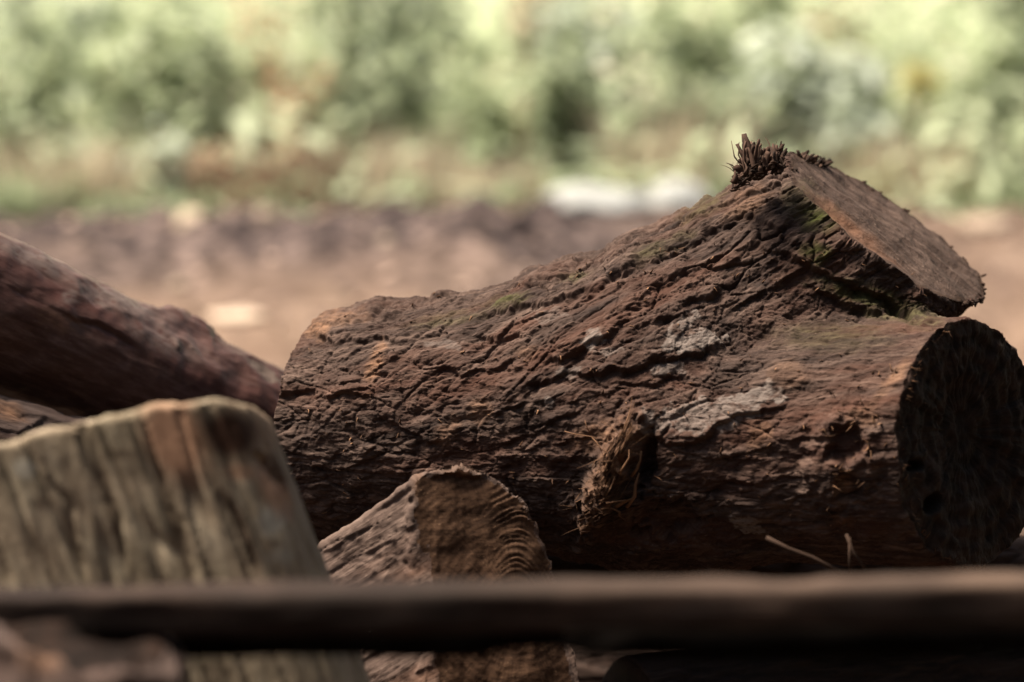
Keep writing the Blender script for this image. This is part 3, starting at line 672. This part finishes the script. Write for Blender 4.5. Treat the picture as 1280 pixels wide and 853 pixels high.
def stump_top_noise(p): return (np.sin(p[:, 0] * 70 + 1) * np.sin(p[:, 0] * 31) * .0013 + np.sin(p[:, 0] * 170 + p[:, 1] * 60) * .0008)
def stump_shape(p, h, ch):
    t = smax(smax(s_top(p), s_top2(p), 0.02), s_top3(p), 0.015)
    return np.maximum(smax(stump_side(p) - h, t - h * .7 - stump_top_noise(p), 0.006), -p[:, 2])
def stump_height(V, N):
    q = grain_coords(V, sA, sd_); X, Y, Z = proj(V); n = fbm(V * 50, 3, 21)
    w = fbm(np.stack([q[:, 0] * 5, q[:, 1] * 20, q[:, 2] * 20], 1), 3, 7) * .6
    fis = 1 - np.abs(fbm(np.stack([q[:, 0] * 3, q[:, 1] * 48 + w, q[:, 2] * 48], 1), 2, 12)) * 2.6
    h = -0.0035 * sstep(0.6, 1.0, fis) + w * 0.003 + fbm(q * [30, 200, 200], 3, 33) * .0012
    cr = 0
    for pts in ([(190, 560), (215, 620), (235, 680), (255, 730)], [(275, 612), (300, 650), (318, 700), (325, 725)], [(320, 560), (345, 590), (355, 605)], [(120, 580), (150, 650), (160, 720)], [(65, 590), (90, 640), (110, 730)]):
        cr = cr + ledge(X + n * 6, Y, pts, .001, .007, 8, 6) 
    h = h + cr
    mk = dict(moss=np.zeros(len(V)), grain=q)
    mk['lichen'] = np.maximum.reduce([blob(X, Y, 30, 585, 17, 14, 0, n), blob(X, Y, 340, 650, 18, 20, 20, n), blob(X, Y, 350, 695, 16, 10, 0, n) * .6])
    mk['raw_or_lit'] = np.maximum.reduce([blob(X, Y, 218, 548, 32, 50, -18, n * .5, .6) * 1.15, blob(X, Y, 305, 590, 20, 10, 0, n, .6) * .8, blob(X, Y, 342, 610, 16, 40, -25, n, .6) * .9, blob(X, Y, 320, 540, 30, 30, 30, n, .8) * .5])
    mk['cell'] = np.maximum.reduce([blob(X, Y, 287, 543, 36, 30, 20, n * .5, .7) * 1.15, blob(X, Y, 55, 628, 12, 9, 0, n, .7) * .6, blob(X, Y, 150, 568, 18, 6, 0, n, .6) * .6, blob(X, Y, 345, 585, 8, 22, -30, n, .5) * .7, blob(X, Y, 345, 680, 8, 6, 0, n, .6) * .6,
        blob(X, Y, 215, 650, 6, 70, -17, n, .6) * .6, blob(X, Y, 305, 665, 7, 50, -20, n, .6) * .7, blob(X, Y, 140, 640, 5, 60, -14, n, .6) * .5, blob(X, Y, 90, 640, 5, 60, -14, n, .6) * .35])
    return h, mk
V, Q, fw, mk, _ = build(stump_shape, stump_side, [], [P(-220, 480, 1.45), P(420, 480, 1.45), P(560, 900, 1.4), P(-200, 480, 1.8), P(420, 900, 1.8), np.array([.12, 1.45, -.01]), np.array([-.4, 1.5, -.01]), np.array([.12, 1.8, -.01])], np.eye(3), 0.004, stump_height)
finish_log('weathered_stump', V, Q, fw, mk, M_STUMP, {}, 'pale weathered upright stump with vertical cracks and orange patches, left foreground', 'stump', None, 'trunk')

# darker logs lower in the pile
def plain_log(a, b, r, seed, label, mat=M_DULL, endm=M_END):
    ax_ = unit(b - a); f = cone(a, b, r, r * 0.96); c0, c1 = plane(a, -ax_), plane(b, ax_)
    s = r * 1.15; cs = [p + d for p in (a, b) for d in (np.array([s, 0, s]), np.array([-s, 0, -s]), np.array([0, s, 0]), np.array([0, -s, 0]))]
    V, Q, fw, mk, _ = build(capped(f, [c0, c1]), f, [c0, c1], cs, frame(ax_), 0.005, simple_height(seed, 1.2, 1.0, a, ax_, None, 0.022, 4))
    fr = frame(ax_); return finish_log('firewood_log', V, Q, fw, mk, mat, {0: (endm, a, fr, None), 1: (endm, b, fr, None)}, label, 'log', None)
def low(px, d, z): return np.array([(px - 640) / FPX * d, d, z])
plain_log(low(800, 1.98, 0.112), low(1420, 2.12, 0.112), 0.112, 171, 'dark shaded log lying low at the right, below the big forked log', M_SHADED)
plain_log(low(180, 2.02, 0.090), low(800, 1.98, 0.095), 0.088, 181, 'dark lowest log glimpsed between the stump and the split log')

plain_log(low(300, 2.34, 0.110), low(1500, 2.36, 0.112), 0.112, 191, 'dark shaded log at the back of the pile, under the sawn ends', M_SHADED)
plain_log(low(610, 2.06, 0.262), low(1400, 2.06, 0.268), 0.045, 193, 'thin dark log wedged beneath the underside of the big forked log', M_SHADED)
# thin twigs in the gap under the big log
S = Soup()
for pts, w in (([(958,672),(985,686),(1015,697),(1050,716)], .0018), ([(1058,668),(1066,690),(1082,712)], .0012), ([(1062,672),(1062,716)], .0010)):
    q = [hit(x, min(y, 668)) * 0 + P(x, y, 1.78) for x, y in pts]; o0 = q[0]
    S = Soup(); S.tube(q, [w] * len(q), 6, 0.5); o = S.obj('twig', M_TWIG, None, o0)
    tag(o, {.0018: 'long thin bent twig poking out below the big forked log', .0012: 'short leaning twig under the holed sawn end', .0010: 'shortest upright twig just above the rail'}[w], 'twig', 'twigs under the big log')

# ------------------------------------------------------------------ rail and the post it rests on
M = Mat('rail_wood'); g = M.attr('grain').outputs['Vector']; a_ = M.noise(g, 26, 5, 0.7, (0.45, 1, 1)); b_ = M.noise(g, 200, 3, 0.7, (0.1, 1, 1))
top_light = M.attr('raw_or_lit').outputs['Fac']  # light along the rail's top edge, painted into the colour
col = M.ramp(a_, [(0.32, (0.009, 0.006, 0.005)), (0.52, (0.019, 0.012, 0.010)), (0.75, (0.050, 0.032, 0.025))])
col = M.mix(top_light, col, M.mix(a_, (0.035, 0.023, 0.017), (0.12, 0.08, 0.06))); M.bump(b_, .0006); M_RAIL = M.out(col, 0.75)
def beam(name, a, b, hy, hz, mat, parent, base, seed, top_lit=True):
    """a sawn board: rounded box from a to b, tilted with a-b"""
    ax_ = unit(b - a); F_ = frame(ax_); L = np.linalg.norm(b - a); c = (a + b) / 2
    def side(p):
        q = (p - c) @ F_.T; r = .003; dx = np.abs(q[:, 0]) - L / 2 + r; dy = np.abs(q[:, 1]) - hy + r; dz = np.abs(q[:, 2]) - hz + r
        return np.sqrt(np.maximum(dx, 0) ** 2 + np.maximum(dy, 0) ** 2 + np.maximum(dz, 0) ** 2) + np.minimum(np.maximum(dx, np.maximum(dy, dz)), 0) - r
    def height(V, N):
        q = (V - c) @ F_.T; n = fbm(q * [14, 60, 60], 3, seed)
        mk = dict(grain=q, raw_or_lit=(sstep(0.1, 0.5, vnoise(q * [11, 1, 1], seed + 2)) * 0.6 + 0.5) * sstep(hz - .006, hz, q[:, 2]) * sstep(-0.35, 0.25, q[:, 0] + vnoise(q * [5, 1, 1], 3) * .3) if top_lit else np.zeros(len(V)))  # painted top-edge light, stronger towards the right
        return n * .0022 + fbm(q * [5, 9, 9], 3, seed + 9) * .0035 - .004 * sstep(.35, .6, vnoise(q * [9, 20, 20], seed + 4)), mk
    cs = [c + s0 * ax_ * L / 2 + s1 * F_[1] * hy + s2 * F_[2] * hz for s0 in (-1, 1) for s1 in (-1, 1) for s2 in (-1, 1)]
    V, Q, fw, mk, _ = build(lambda p, h, ch: side(p) - h, side, [], cs, F_, 0.004, height, None, 0)
    return mesh_obj(name, V, Q, mat, parent, base, mk)
ra, rb_ = P(-560, 774, 1.325), P(2000, 741, 1.27)
rr_ = thing('wooden_rail', P(640, 785, 1.30), 'dark wooden rail running across the whole foreground below the logs', 'rail')
base = np.array(rr_.location)
beam('board', ra, rb_, 0.012, 0.0125, M_RAIL, rr_, base, 3)
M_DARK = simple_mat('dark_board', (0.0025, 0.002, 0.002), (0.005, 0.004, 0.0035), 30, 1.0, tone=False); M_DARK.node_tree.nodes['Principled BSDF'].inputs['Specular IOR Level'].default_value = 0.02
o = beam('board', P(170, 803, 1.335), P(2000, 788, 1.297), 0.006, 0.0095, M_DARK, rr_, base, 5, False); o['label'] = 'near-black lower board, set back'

pa = np.array([P(105, 790, 1.29)[0], P(105, 790, 1.29)[1], 0.0]); ptop = P(105, 797, 1.29)[2]
pax = np.array([0, 0, 1.0]); pf = cone(pa, pa + pax * ptop, 0.056, 0.052); pc = plane(pa + pax * (ptop - .002), pax + 0.2 * RX)
def post_extra(V, N, X, Y, mk, q): mk['raw_or_lit'] = np.maximum.reduce([blob(X, Y, 150, 795, 40, 18, 0, None, .8), blob(X, Y, 50, 825, 30, 18, 0, None, .8)]) * .8; return fbm(V * 24, 3, 2) * .010
V, Q, fw, mk, _ = build(capped(pf, [pc]), pf, [pc], [pa + [.08, .08, 0], pa - [.08, .08, 0], pa + [.08, -.08, ptop + .04], pa + [-.08, .08, ptop + .04]], np.eye(3), 0.005, simple_height(191, 1.5, 1, pa, pax, post_extra, .02, 4),
    lambda V: [fbm(V * 34, 3, 5) * .016], 0)
finish_log('log_post', V, Q, fw, mk, M_DULL, {0: (M_SPLIT if False else M_END, pa + pax * ptop, frame(pax), None)}, 'rough short log post under the left part of the dark rail', 'post', None)

# ------------------------------------------------------------------ ground, soil, hillside
def grid_mesh(name, xs, ys, zf, mat, kind='structure'):
    gx, gy = np.meshgrid(xs, ys, indexing='ij'); V = np.stack([gx.ravel(), gy.ravel(), np.zeros(gx.size)], 1); V[:, 2] = zf(V)
    i = np.arange(gx.size).reshape(gx.shape); Q = np.stack([i[:-1, :-1], i[1:, :-1], i[1:, 1:], i[:-1, 1:]], -1).reshape(-1, 4)
    return tag(mesh_obj(name, V, Q, mat), kind=kind)
def soil_h(V):
    band = sstep(5.9, 6.6, V[:, 1] + V[:, 0] * 0.25 + vnoise(V * 1.3, 4) * .4) * (1 - sstep(7.5, 8.0, V[:, 1]))
    rise = sstep(10.5, 34, V[:, 1]) * 9.0 + sstep(7.9, 10, V[:, 1]) * 0.12
    n = fbm(V * 1.4, 3, 5) * 0.05 + fbm(V * 6, 3, 15) * 0.018
    return np.where(V[:, 1] > 3, n, n * .2) + band * (0.05 + np.abs(fbm(V * 3.2, 3, 25)) * 0.14) + rise - 0.02
M = Mat('soil'); tc = M.n('TexCoord').outputs['Object']; sp = M.n('SeparateXYZ'); M.l(tc, sp.inputs[0])
yy = M.math('ADD', M.math('ADD', sp.outputs[1], M.math('MULTIPLY', sp.outputs[0], .25)), M.math('MULTIPLY', M.noise(tc, 1.3, 3), 1.2))
n1 = M.noise(tc, 5, 5, 0.6); n2 = M.noise(tc, 13, 4, 0.65)
sand = M.ramp(n1, [(0.3, (0.11, 0.072, 0.053)), (0.6, (0.165, 0.113, 0.083)), (0.8, (0.22, 0.16, 0.122))])
dark = M.ramp(n2, [(0.35, (0.015, 0.011, 0.011)), (0.50, (0.038, 0.028, 0.028)), (0.64, (0.17, 0.125, 0.110))])  # dark soil, with tree shade also put into its colour
mk_ = M.math('MULTIPLY', M.ramp(M.math('MULTIPLY', M.math('SUBTRACT', yy, 6.2), 1.2), [(0.0, 0.0), (1.0, 1.0)]), M.ramp(M.math('SUBTRACT', sp.outputs[0], 0.2), [(0.0, 1.0), (0.9, 0.35)]))
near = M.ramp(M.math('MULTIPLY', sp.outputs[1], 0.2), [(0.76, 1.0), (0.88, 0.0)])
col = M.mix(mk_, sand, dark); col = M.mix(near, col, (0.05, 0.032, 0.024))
far = M.ramp(M.math('MULTIPLY', M.math('SUBTRACT', sp.outputs[1], 8.0), 0.5), [(0.0, 0.0), (1.0, 1.0)])
col = M.mix(far, col, M.ramp(M.noise(tc, 0.9, 4), [(0.35, (0.36, 0.34, 0.26)), (0.6, (0.62, 0.57, 0.47))]))
M.bump(n2, 0.02, 0.6); M_SOIL = M.out(col, 0.95)
xs = np.concatenate([np.linspace(-40, -4, 30), np.linspace(-3.9, 3.9, 260), np.linspace(4, 40, 30)]); ys = np.concatenate([np.linspace(-6, 3, 20), np.linspace(3.05, 11, 260), np.linspace(11.2, 60, 70)])
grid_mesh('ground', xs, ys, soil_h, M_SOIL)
def ground_z(x, y): return float(soil_h(np.array([[x, y, 0.0]]))[0])

R = random.Random(11)
# fallen leaves and crumbs on the soil: nobody could count them
NR = np.random.default_rng(5)
n = 1500; d = NR.uniform(3.6, 7.8, n); c = np.stack([NR.uniform(-1, 1, n) * d * .27, d, d * 0], 1); sz = NR.uniform(.008, .03, n) * np.where(d > 5, 1, .5); c[:, 2] = soil_h(c) + sz * .4; a = NR.uniform(0, 6.28, n)
u = np.stack([np.cos(a), np.sin(a), NR.uniform(-.5, .5, n)], 1) * sz[:, None]; v = np.stack([-np.sin(a), np.cos(a), NR.uniform(-.5, .5, n)], 1) * sz[:, None] * .55
M_LIT = simple_mat('dead_leaf', (0.04, 0.027, 0.024), (0.42, 0.30, 0.24), 20, 0.5, bump=0)
tag(mesh_obj('leaf_litter', np.stack([c - u, c - v, c + u, c + v], 1).reshape(-1, 3), np.arange(4 * n).reshape(-1, 4), M_LIT, None, (0, 0, 0), dict(tone=np.repeat(np.where(NR.random(n) > .95, 2.0, NR.random(n) ** 2 * .8), 4)), None, False), kind='stuff')

# pale stones
M_BRIGHT = simple_mat('chalky_stone', (0.42, 0.32, 0.24), (0.56, 0.45, 0.35), 14, 0.5, tone=False)
M_STONE = simple_mat('pale_stone', (0.25, 0.19, 0.145), (0.38, 0.30, 0.235), 14, 0.8, tone=False); M_WHITE = simple_mat('white_stone', (0.22, 0.225, 0.22), (0.36, 0.37, 0.36), 5, 0.8, tone=False)
def stone(name, x, y, sx, sy, sz, seed, mat, label, cat, group=None, lift=0.25):
    n_ = 40; th, ph = np.meshgrid(np.linspace(0, math.pi, n_), np.linspace(0, 2 * math.pi, 2 * n_, endpoint=False), indexing='ij')
    D = np.stack([np.sin(th) * np.cos(ph), np.sin(th) * np.sin(ph), np.cos(th)], -1).reshape(-1, 3)
    V = D * (1 + 0.22 * fbm(D * 1.6 + seed, 3, seed))[:, None] + fbm(D * 7 + seed, 2, seed)[:, None] * D * .03
    V = V * [sx, sy, sz]; i = np.arange(n_ * 2 * n_).reshape(n_, 2 * n_); j = np.roll(i, -1, 1)
    Q = np.stack([i[:-1], i[1:], j[1:], j[:-1]], -1).reshape(-1, 4)
    z = ground_z(x, y); o = mesh_obj(name, V + [x, y, z + sz * lift], Q, mat, None, (x, y, z)); return tag(o, label, cat, group)
def gp(px, py):                                                     # where a ground point shows
    d = 0.8 * FPX / (py + 35.0); return (px - 640) / FPX * d, d
for k, (px, py, w, h, lab, m_) in enumerate([(240, 303, .050, .042, 'round pale stone on the dark soil, brightest spot left of centre', M_BRIGHT), (290, 402, .070, .016, 'flat pale slab on the sandy ground between the red log and the forked log', M_BRIGHT),
    (335, 297, .034, .030, 'tan stone on the dark soil just right of the brightest pale one', M_STONE), (222, 358, .026, .02, 'small tan stone just above the end of the red log', M_STONE),
    (483, 325, .024, .020, 'small pale stone on dark soil above the left end of the forked log', M_STONE), (1235, 308, .085, .030, 'broad tan stone at the far right behind the sawn stub', M_STONE),
    (35, 300, .022, .018, 'small pale stone close above the red log at the left edge', M_STONE)]):
    x, y = gp(px, py); stone('stone', x, y, w, w * .8, h, 3 + k, m_, lab, 'stone')
x, y = gp(742, 291); stone('boulder', x, y + .1, 0.19, 0.14, 0.075, 31, M_WHITE, 'large white boulder behind the forked log, left of its crest', 'boulder')
x, y = gp(848, 289); stone('boulder', x, y + .05, 0.10, 0.12, 0.070, 37, M_WHITE, 'white boulder peeping over the crest slope of the forked log', 'boulder')

# ------------------------------------------------------------------ plants behind
def leaf_mat(name, c1, c2, rough=0.45): return simple_mat(name, c1, c2, 3, rough, bump=0, trans=0.5)  # leaf colours lifted and greyed, background haze put into them
LM = dict(pale=leaf_mat('pale_green_leaf', (0.30, 0.34, 0.26), (0.80, 0.86, 0.76), .35), fresh=leaf_mat('fresh_green_leaf', (0.22, 0.265, 0.155), (0.64, 0.71, 0.50)),
          deep=leaf_mat('deep_green_leaf', (0.15, 0.185, 0.12), (0.46, 0.52, 0.36)), straw=leaf_mat('straw', (0.34, 0.27, 0.19), (0.74, 0.65, 0.50)),
          rust=leaf_mat('rust_leaf', (0.10, 0.065, 0.042), (0.50, 0.35, 0.25)), yellow=leaf_mat('yellow_leaf', (0.40, 0.36, 0.12), (0.66, 0.60, 0.28)), peach=leaf_mat('peach_leaf', (0.45, 0.28, 0.18), (0.80, 0.58, 0.42)))
M_STEM = simple_mat('green_stem', (0.12, 0.11, 0.05), (0.30, 0.27, 0.15), 12, tone=False); M_TRUNK = simple_mat('tan_stem', (0.18, 0.11, 0.075), (0.40, 0.27, 0.19), 8, tone=False)
def U_(v): return v / np.maximum(np.linalg.norm(v, axis=1, keepdims=True), 1e-9)
def leaves(name, c, d, n, L, w, tone, mat, parent=None, origin=(0, 0, 0)):
    """one mesh of many small folded leaves (arrays: base point, direction, up, length, width, tone)"""
    d = U_(d); s = U_(np.cross(d, n)); n = np.cross(s, d); L = L[:, None]; w = w[:, None]
    pts = [c, c + d * L * .35 + s * w * .5 + n * w * .12, c + d * L * .35 - s * w * .5 + n * w * .12, c + d * L * .75 + s * w * .32 - n * L * .06, c + d * L * .75 - s * w * .32 - n * L * .06, c + d * L - n * L * .16, c + d * L * .4]
    V = np.stack(pts, 1).reshape(-1, 3); T = np.array([(0, 6, 1), (0, 2, 6), (6, 3, 1), (6, 2, 4), (6, 5, 3), (6, 4, 5)])
    Q = (np.arange(len(c))[:, None, None] * 7 + T[None]).reshape(-1, 3)
    return mesh_obj(name, V, Q, mat, parent, origin, dict(tone=np.repeat(tone, 7)), None, False)
def plant(px, d, hgt, rad, kind, nl, label, cat='shrub', leafL=.09, leafW=.045, z0=0.08, group='plants along the far edge of the bare ground', name='leafy_shrub', nst=7, trunk=None, droop=.4):
    d -= .65
    x = (px - 640) / FPX * d; y = d; z = ground_z(x, y) - 0.01
    r = thing(name, (x, y, z), label, cat, group); b = np.array([x, y, z]); St = Soup()
    tips = []
    for k in range(nst):
        a = R.uniform(0, 6.28); rr = rad * math.sqrt(R.random()); hh_ = hgt * R.uniform(.65, 1.0)
        p0 = b + [math.cos(a) * rr * .25, math.sin(a) * rr * .25, 0]; p3 = b + [math.cos(a) * rr, math.sin(a) * rr, hh_]
        p1 = p0 * .65 + p3 * .35 + [0, 0, hh_ * .08]; p2 = p0 * .3 + p3 * .7 + [0, 0, hh_ * .06]
        w = .006 if not trunk else trunk; St.tube([p0, p1, p2, p3], [w, w * .8, w * .6, w * .3], 5, .5); tips.append((p0, p1, p2, p3))
    T4 = np.array(tips)[np.arange(nl) % nst]; p0, p1, p2, p3 = T4[:, 0], T4[:, 1], T4[:, 2], T4[:, 3]; t = (NR.uniform(z0, 1, nl) ** .8)[:, None]
    q = (1 - t) ** 2 * p0 + t * (1 - t) * (p1 + p2) + t * t * p3
    a = NR.uniform(0, 6.28, nl); o = np.stack([np.cos(a), np.sin(a), a * 0], 1); c = q + o * (NR.uniform(0, rad * .35, nl)[:, None] * (1.15 - t * .5)); c[:, 2] += NR.uniform(-.03, .03, nl)
    dd = o.copy(); dd[:, 2] = NR.uniform(-droop, .35, nl); nn = np.stack([NR.uniform(-.5, .5, nl), NR.uniform(-.5, .5, nl), np.ones(nl)], 1)
    tone = np.clip(NR.random(nl) * .7 + vnoise(c * 7, 5) * .6 + .15, 0, 1.2)
    St.obj('stem', M_TRUNK if trunk else M_STEM, r, b)
    leaves('foliage', c, dd, nn, leafL * NR.uniform(.6, 1.25, nl), leafW * NR.uniform(.7, 1.2, nl), tone, LM[kind], r, b)
    return r
def tuft(px, d, hgt, rad, kind, n_, label, lean=0.35, name='grass_clump', cat='grass clump', w=.004):
    d -= .65
    x = (px - 640) / FPX * d; z = ground_z(x, d) - .01; S = Soup(); b = np.array([x, d, z])
    for i in range(n_):
        a = R.uniform(0, 6.28); rr = rad * math.sqrt(R.random()); p = b + [math.cos(a) * rr, math.sin(a) * rr, 0]; h_ = hgt * R.uniform(.45, 1); dr = np.array([math.cos(a) * lean * R.random() + R.uniform(-.15, .15), math.sin(a) * lean * .5, 1])
        s = np.array([1, R.uniform(-.6, .6), 0]) * w * R.uniform(.6, 1.6); p2 = p + dr * h_ * .55; p3 = p2 + dr * [1.9, 1.9, .8] * h_ * .45
        S.add([p - s, p + s, p2 + s, p2 - s, p3], [(0, 1, 2, 3), (3, 2, 4)], R.random())
    o = S.obj(name, LM[kind], None, b, smooth=False); return tag(o, label, cat, 'grass clumps along the far edge of the bare ground')
D = [ # px, d, height, radius, kind, leaves, leaf length, width, droop, label
 (20, 9.0, .62, .16, 'fresh', 420, .09, .035, .3, 'light green shrub at the left edge of the photo'),
 (60, 9.8, 1.0, .22, 'pale', 420, .10, .05, .5, 'tall pale green shrub near the upper left corner'),
 (175, 9.3, .72, .18, 'fresh', 420, .10, .05, .4, 'fresh green shrub with a dark green heart, above the red log'),
 (195, 8.7, .30, .09, 'pale', 150, .08, .05, .3, 'low pale leafy plant standing left of the rust-brown clump'),
 (260, 9.6, .60, .16, 'deep', 480, .08, .04, .3, 'dark green bush left of the middle, rising over the rust-brown clump'),
 (420, 9.9, 1.0, .16, 'deep', 380, .09, .045, .4, 'tall dark green bush above the rust-brown clump'),
 (330, 8.7, .30, .22, 'rust', 420, .08, .028, .5, 'low rust-brown dry clump at the edge of the soil'),
 (385, 9.4, .52, .12, 'peach', 190, .07, .045, .4, 'small peach-coloured dry shrub over the rust-brown clump'),
 (330, 9.7, .82, .12, 'peach', 150, .08, .045, .4, 'peach and cream leaved shrub, upper left of the middle'),
 (490, 9.3, .62, .22, 'deep', 560, .09, .04, .4, 'muted dark green shrub left of the tan sapling'),
 (520, 10.2, 1.05, .20, 'pale', 420, .11, .055, .5, 'pale green tall shrub at the top, left of the tan sapling'),
 (600, 9.2, .55, .18, 'fresh', 400, .08, .04, .4, 'yellow-green shrub close by the tan sapling'),
 (720, 9.0, .55, .20, 'fresh', 520, .09, .045, .4, 'green shrub above the large white boulder'),
 (735, 9.7, .85, .22, 'pale', 440, .11, .055, .6, 'whitish green large-leaved shrub high above the white boulder'),
 (850, 9.0, .42, .20, 'deep', 620, .10, .045, .4, 'deep green bush just left of the fibre tuft of the forked log'),
 (870, 9.5, .80, .20, 'fresh', 420, .11, .055, .5, 'mid green shrub above the crest of the forked log'),
 (1010, 9.1, .66, .24, 'pale', 560, .12, .06, .7, 'whitish green shrub with big hanging leaves above the sawn stub'),
 (960, 10.3, 1.05, .20, 'fresh', 380, .10, .05, .5, 'tall yellow-green shrub at the top right of the middle'),
 (1085, 8.8, .40, .10, 'pale', 240, .11, .06, .6, 'pale low plant close behind the sawn stub'),
 (1225, 9.2, .66, .16, 'fresh', 360, .11, .045, .9, 'green shrub with long drooping leaves at the right edge'),
 (1265, 9.9, .92, .14, 'deep', 480, .11, .045, .6, 'dark green shrub in the upper right corner'),
 (1200, 8.8, .30, .16, 'deep', 260, .08, .04, .4, 'low dark green plant right of the tan stem, at ground level'),
 (1045, 9.9, .70, .10, 'rust', 160, .09, .045, .5, 'rusty red-brown leaved shrub at the upper right of the middle')]
for px, d, h_, r_, k, n_, L_, W_, dr, lab in D: plant(px, d, h_, r_, k, n_, lab, leafL=L_, leafW=W_, droop=dr)
plant(655, 9.1, .95, .05, 'straw', 60, 'slender tan sapling with a bare stem, middle of the background', 'sapling', name='sapling', nst=2, trunk=.022, z0=.7)
plant(1148, 8.9, .60, .04, 'yellow', 26, 'tan stem with a few yellow leaves, right side of the background', 'sapling', name='sapling', nst=2, trunk=.016, z0=.75)
for px, d, h_, r_, k, n_, lab in [(90, 8.6, .35, .24, 'straw', 420, 'straw-coloured grass clump behind the red log'), (30, 8.5, .22, .2, 'fresh', 420, 'green grass clump at the left edge of the soil'), (170, 8.5, .16, .2, 'fresh', 360, 'short green grass beside the straw-coloured clump'),
   (340, 8.6, .30, .26, 'rust', 360, 'brown dry grass mixed into the rust-brown clump'), (480, 8.7, .34, .25, 'straw', 320, 'dry pale grass right of the rust-brown clump'), (600, 8.5, .26, .2, 'straw', 240, 'thin dry grass left of the tan sapling foot'),
   (830, 8.8, .5, .2, 'straw', 240, 'tall dry straw grass above the forked log'), (1130, 8.7, .36, .24, 'straw', 300, 'dry grass around the yellow-leaved stem'), (1240, 8.6, .26, .2, 'fresh', 260, 'green grass clump at the right edge of the bare ground'), (690, 8.6, .2, .18, 'fresh', 260, 'short green grass left of the white boulder')]:
    tuft(px, d, h_, r_, k, n_, lab)
# undergrowth on the slope beyond, a mass nobody could count
n = 26000; d = NR.uniform(9.4, 19, n); x = NR.uniform(-1, 1, n) * d * .6; c = np.stack([x, d, d * 0], 1); t = vnoise(c * .9, 8); c[:, 2] = soil_h(c) + NR.uniform(0, .55, n)
k = (t > -.12) | (NR.random(n) > .75); c = c[k]; t = t[k]; n = len(c)
leaves('undergrowth', c, np.stack([NR.uniform(-1, 1, n), NR.uniform(-1, 1, n), NR.uniform(-.3, .8, n)], 1), np.stack([NR.uniform(-.5, .5, n), NR.uniform(-.5, .5, n), np.ones(n)], 1),
    NR.uniform(.10, .24, n), NR.uniform(.05, .10, n), np.clip(NR.random(n) + t, 0, 1.3), LM['fresh'])['kind'] = 'stuff'

n = 6200; d = NR.uniform(7.55, 10, n); x = NR.uniform(-1, 1, n) * d * .56; c = np.stack([x, d, d * 0], 1); c[:, 2] = soil_h(c) + NR.uniform(0, 1, n) ** 1.2 * (.06 + .72 * sstep(7.5, 8.6, d + .7 * vnoise(c * 2.2, 3)))
leaves('weeds', c, np.stack([NR.uniform(-1, 1, n), NR.uniform(-1, 1, n), NR.uniform(-.8, .6, n)], 1), np.stack([NR.uniform(-.5, .5, n), NR.uniform(-.5, .5, n), np.ones(n)], 1),
    NR.uniform(.07, .15, n), NR.uniform(.03, .06, n), np.clip(NR.random(n) * .8 + vnoise(c * 2, 4) * .8, 0, 1.3), LM['fresh'])['kind'] = 'stuff'

# ------------------------------------------------------------------ added leafy screens out of view, blocking low sky light
def sky_blocker(x0, y0, x1, y1, h_, label, seed):
    global NR
    NR = np.random.default_rng(seed); b = np.array([(x0 + x1) / 2, (y0 + y1) / 2, ground_z((x0 + x1) / 2, (y0 + y1) / 2)]); L = math.hypot(x1 - x0, y1 - y0); r = thing('sky_blocker', b, label, 'sky_blocker', 'added light blockers out of view')
    ax_ = np.array([x1 - x0, y1 - y0, 0]) / L; nx = np.array([-ax_[1], ax_[0], 0]); F_ = np.stack([ax_, nx, [0, 0, 1.]]); c0 = b + [0, 0, h_ / 2 - .1]
    def side(p):
        q = (p - c0) @ F_.T; rr = .12; dx = np.abs(q[:, 0]) - L / 2 + rr; dy = np.abs(q[:, 1]) - .22 + rr; dz = np.abs(q[:, 2]) - h_ / 2 + rr
        return np.sqrt(np.maximum(dx, 0) ** 2 + np.maximum(dy, 0) ** 2 + np.maximum(dz, 0) ** 2) + np.minimum(np.maximum(dx, np.maximum(dy, dz)), 0) - rr
    cs = [c0 + a * ax_ * L / 2 + c * nx * .22 + d * np.array([0, 0, h_ / 2]) for a in (-1, 1) for c in (-1, 1) for d in (-1, 1)]
    V, Q, fw, mk, _ = build(lambda p, h, ch: side(p) - h, side, [], cs, F_, 0.08, lambda V, N: (fbm(V * 3, 3, 4) * .06, {}), None, 0)
    mesh_obj('blocker_inner_growth', V, Q, M_BLOCKER, r, b)
    i = NR.integers(0, len(V), 5200); c = V[i] + NR.normal(0, .06, (5200, 3))
    leaves('foliage', c, NR.normal(0, 1, (5200, 3)), NR.normal(0, .6, (5200, 3)) + [0, 0, 1], NR.uniform(.08, .15, 5200), NR.uniform(.05, .08, 5200), NR.random(5200), LM['deep'], r, b)
M_BLOCKER = simple_mat('blocker_core', (0.012, 0.018, 0.008), (0.035, 0.045, 0.02), 6, tone=False)
sky_blocker(-4.5, -2.0, 3.2, -2.0, 3.0, 'added leafy screen behind the viewer, out of view, blocking low sky light', 2)
sky_blocker(3.0, -1.8, 3.0, 3.0, 3.0, 'added leafy screen on the right, out of view, blocking side light', 3)
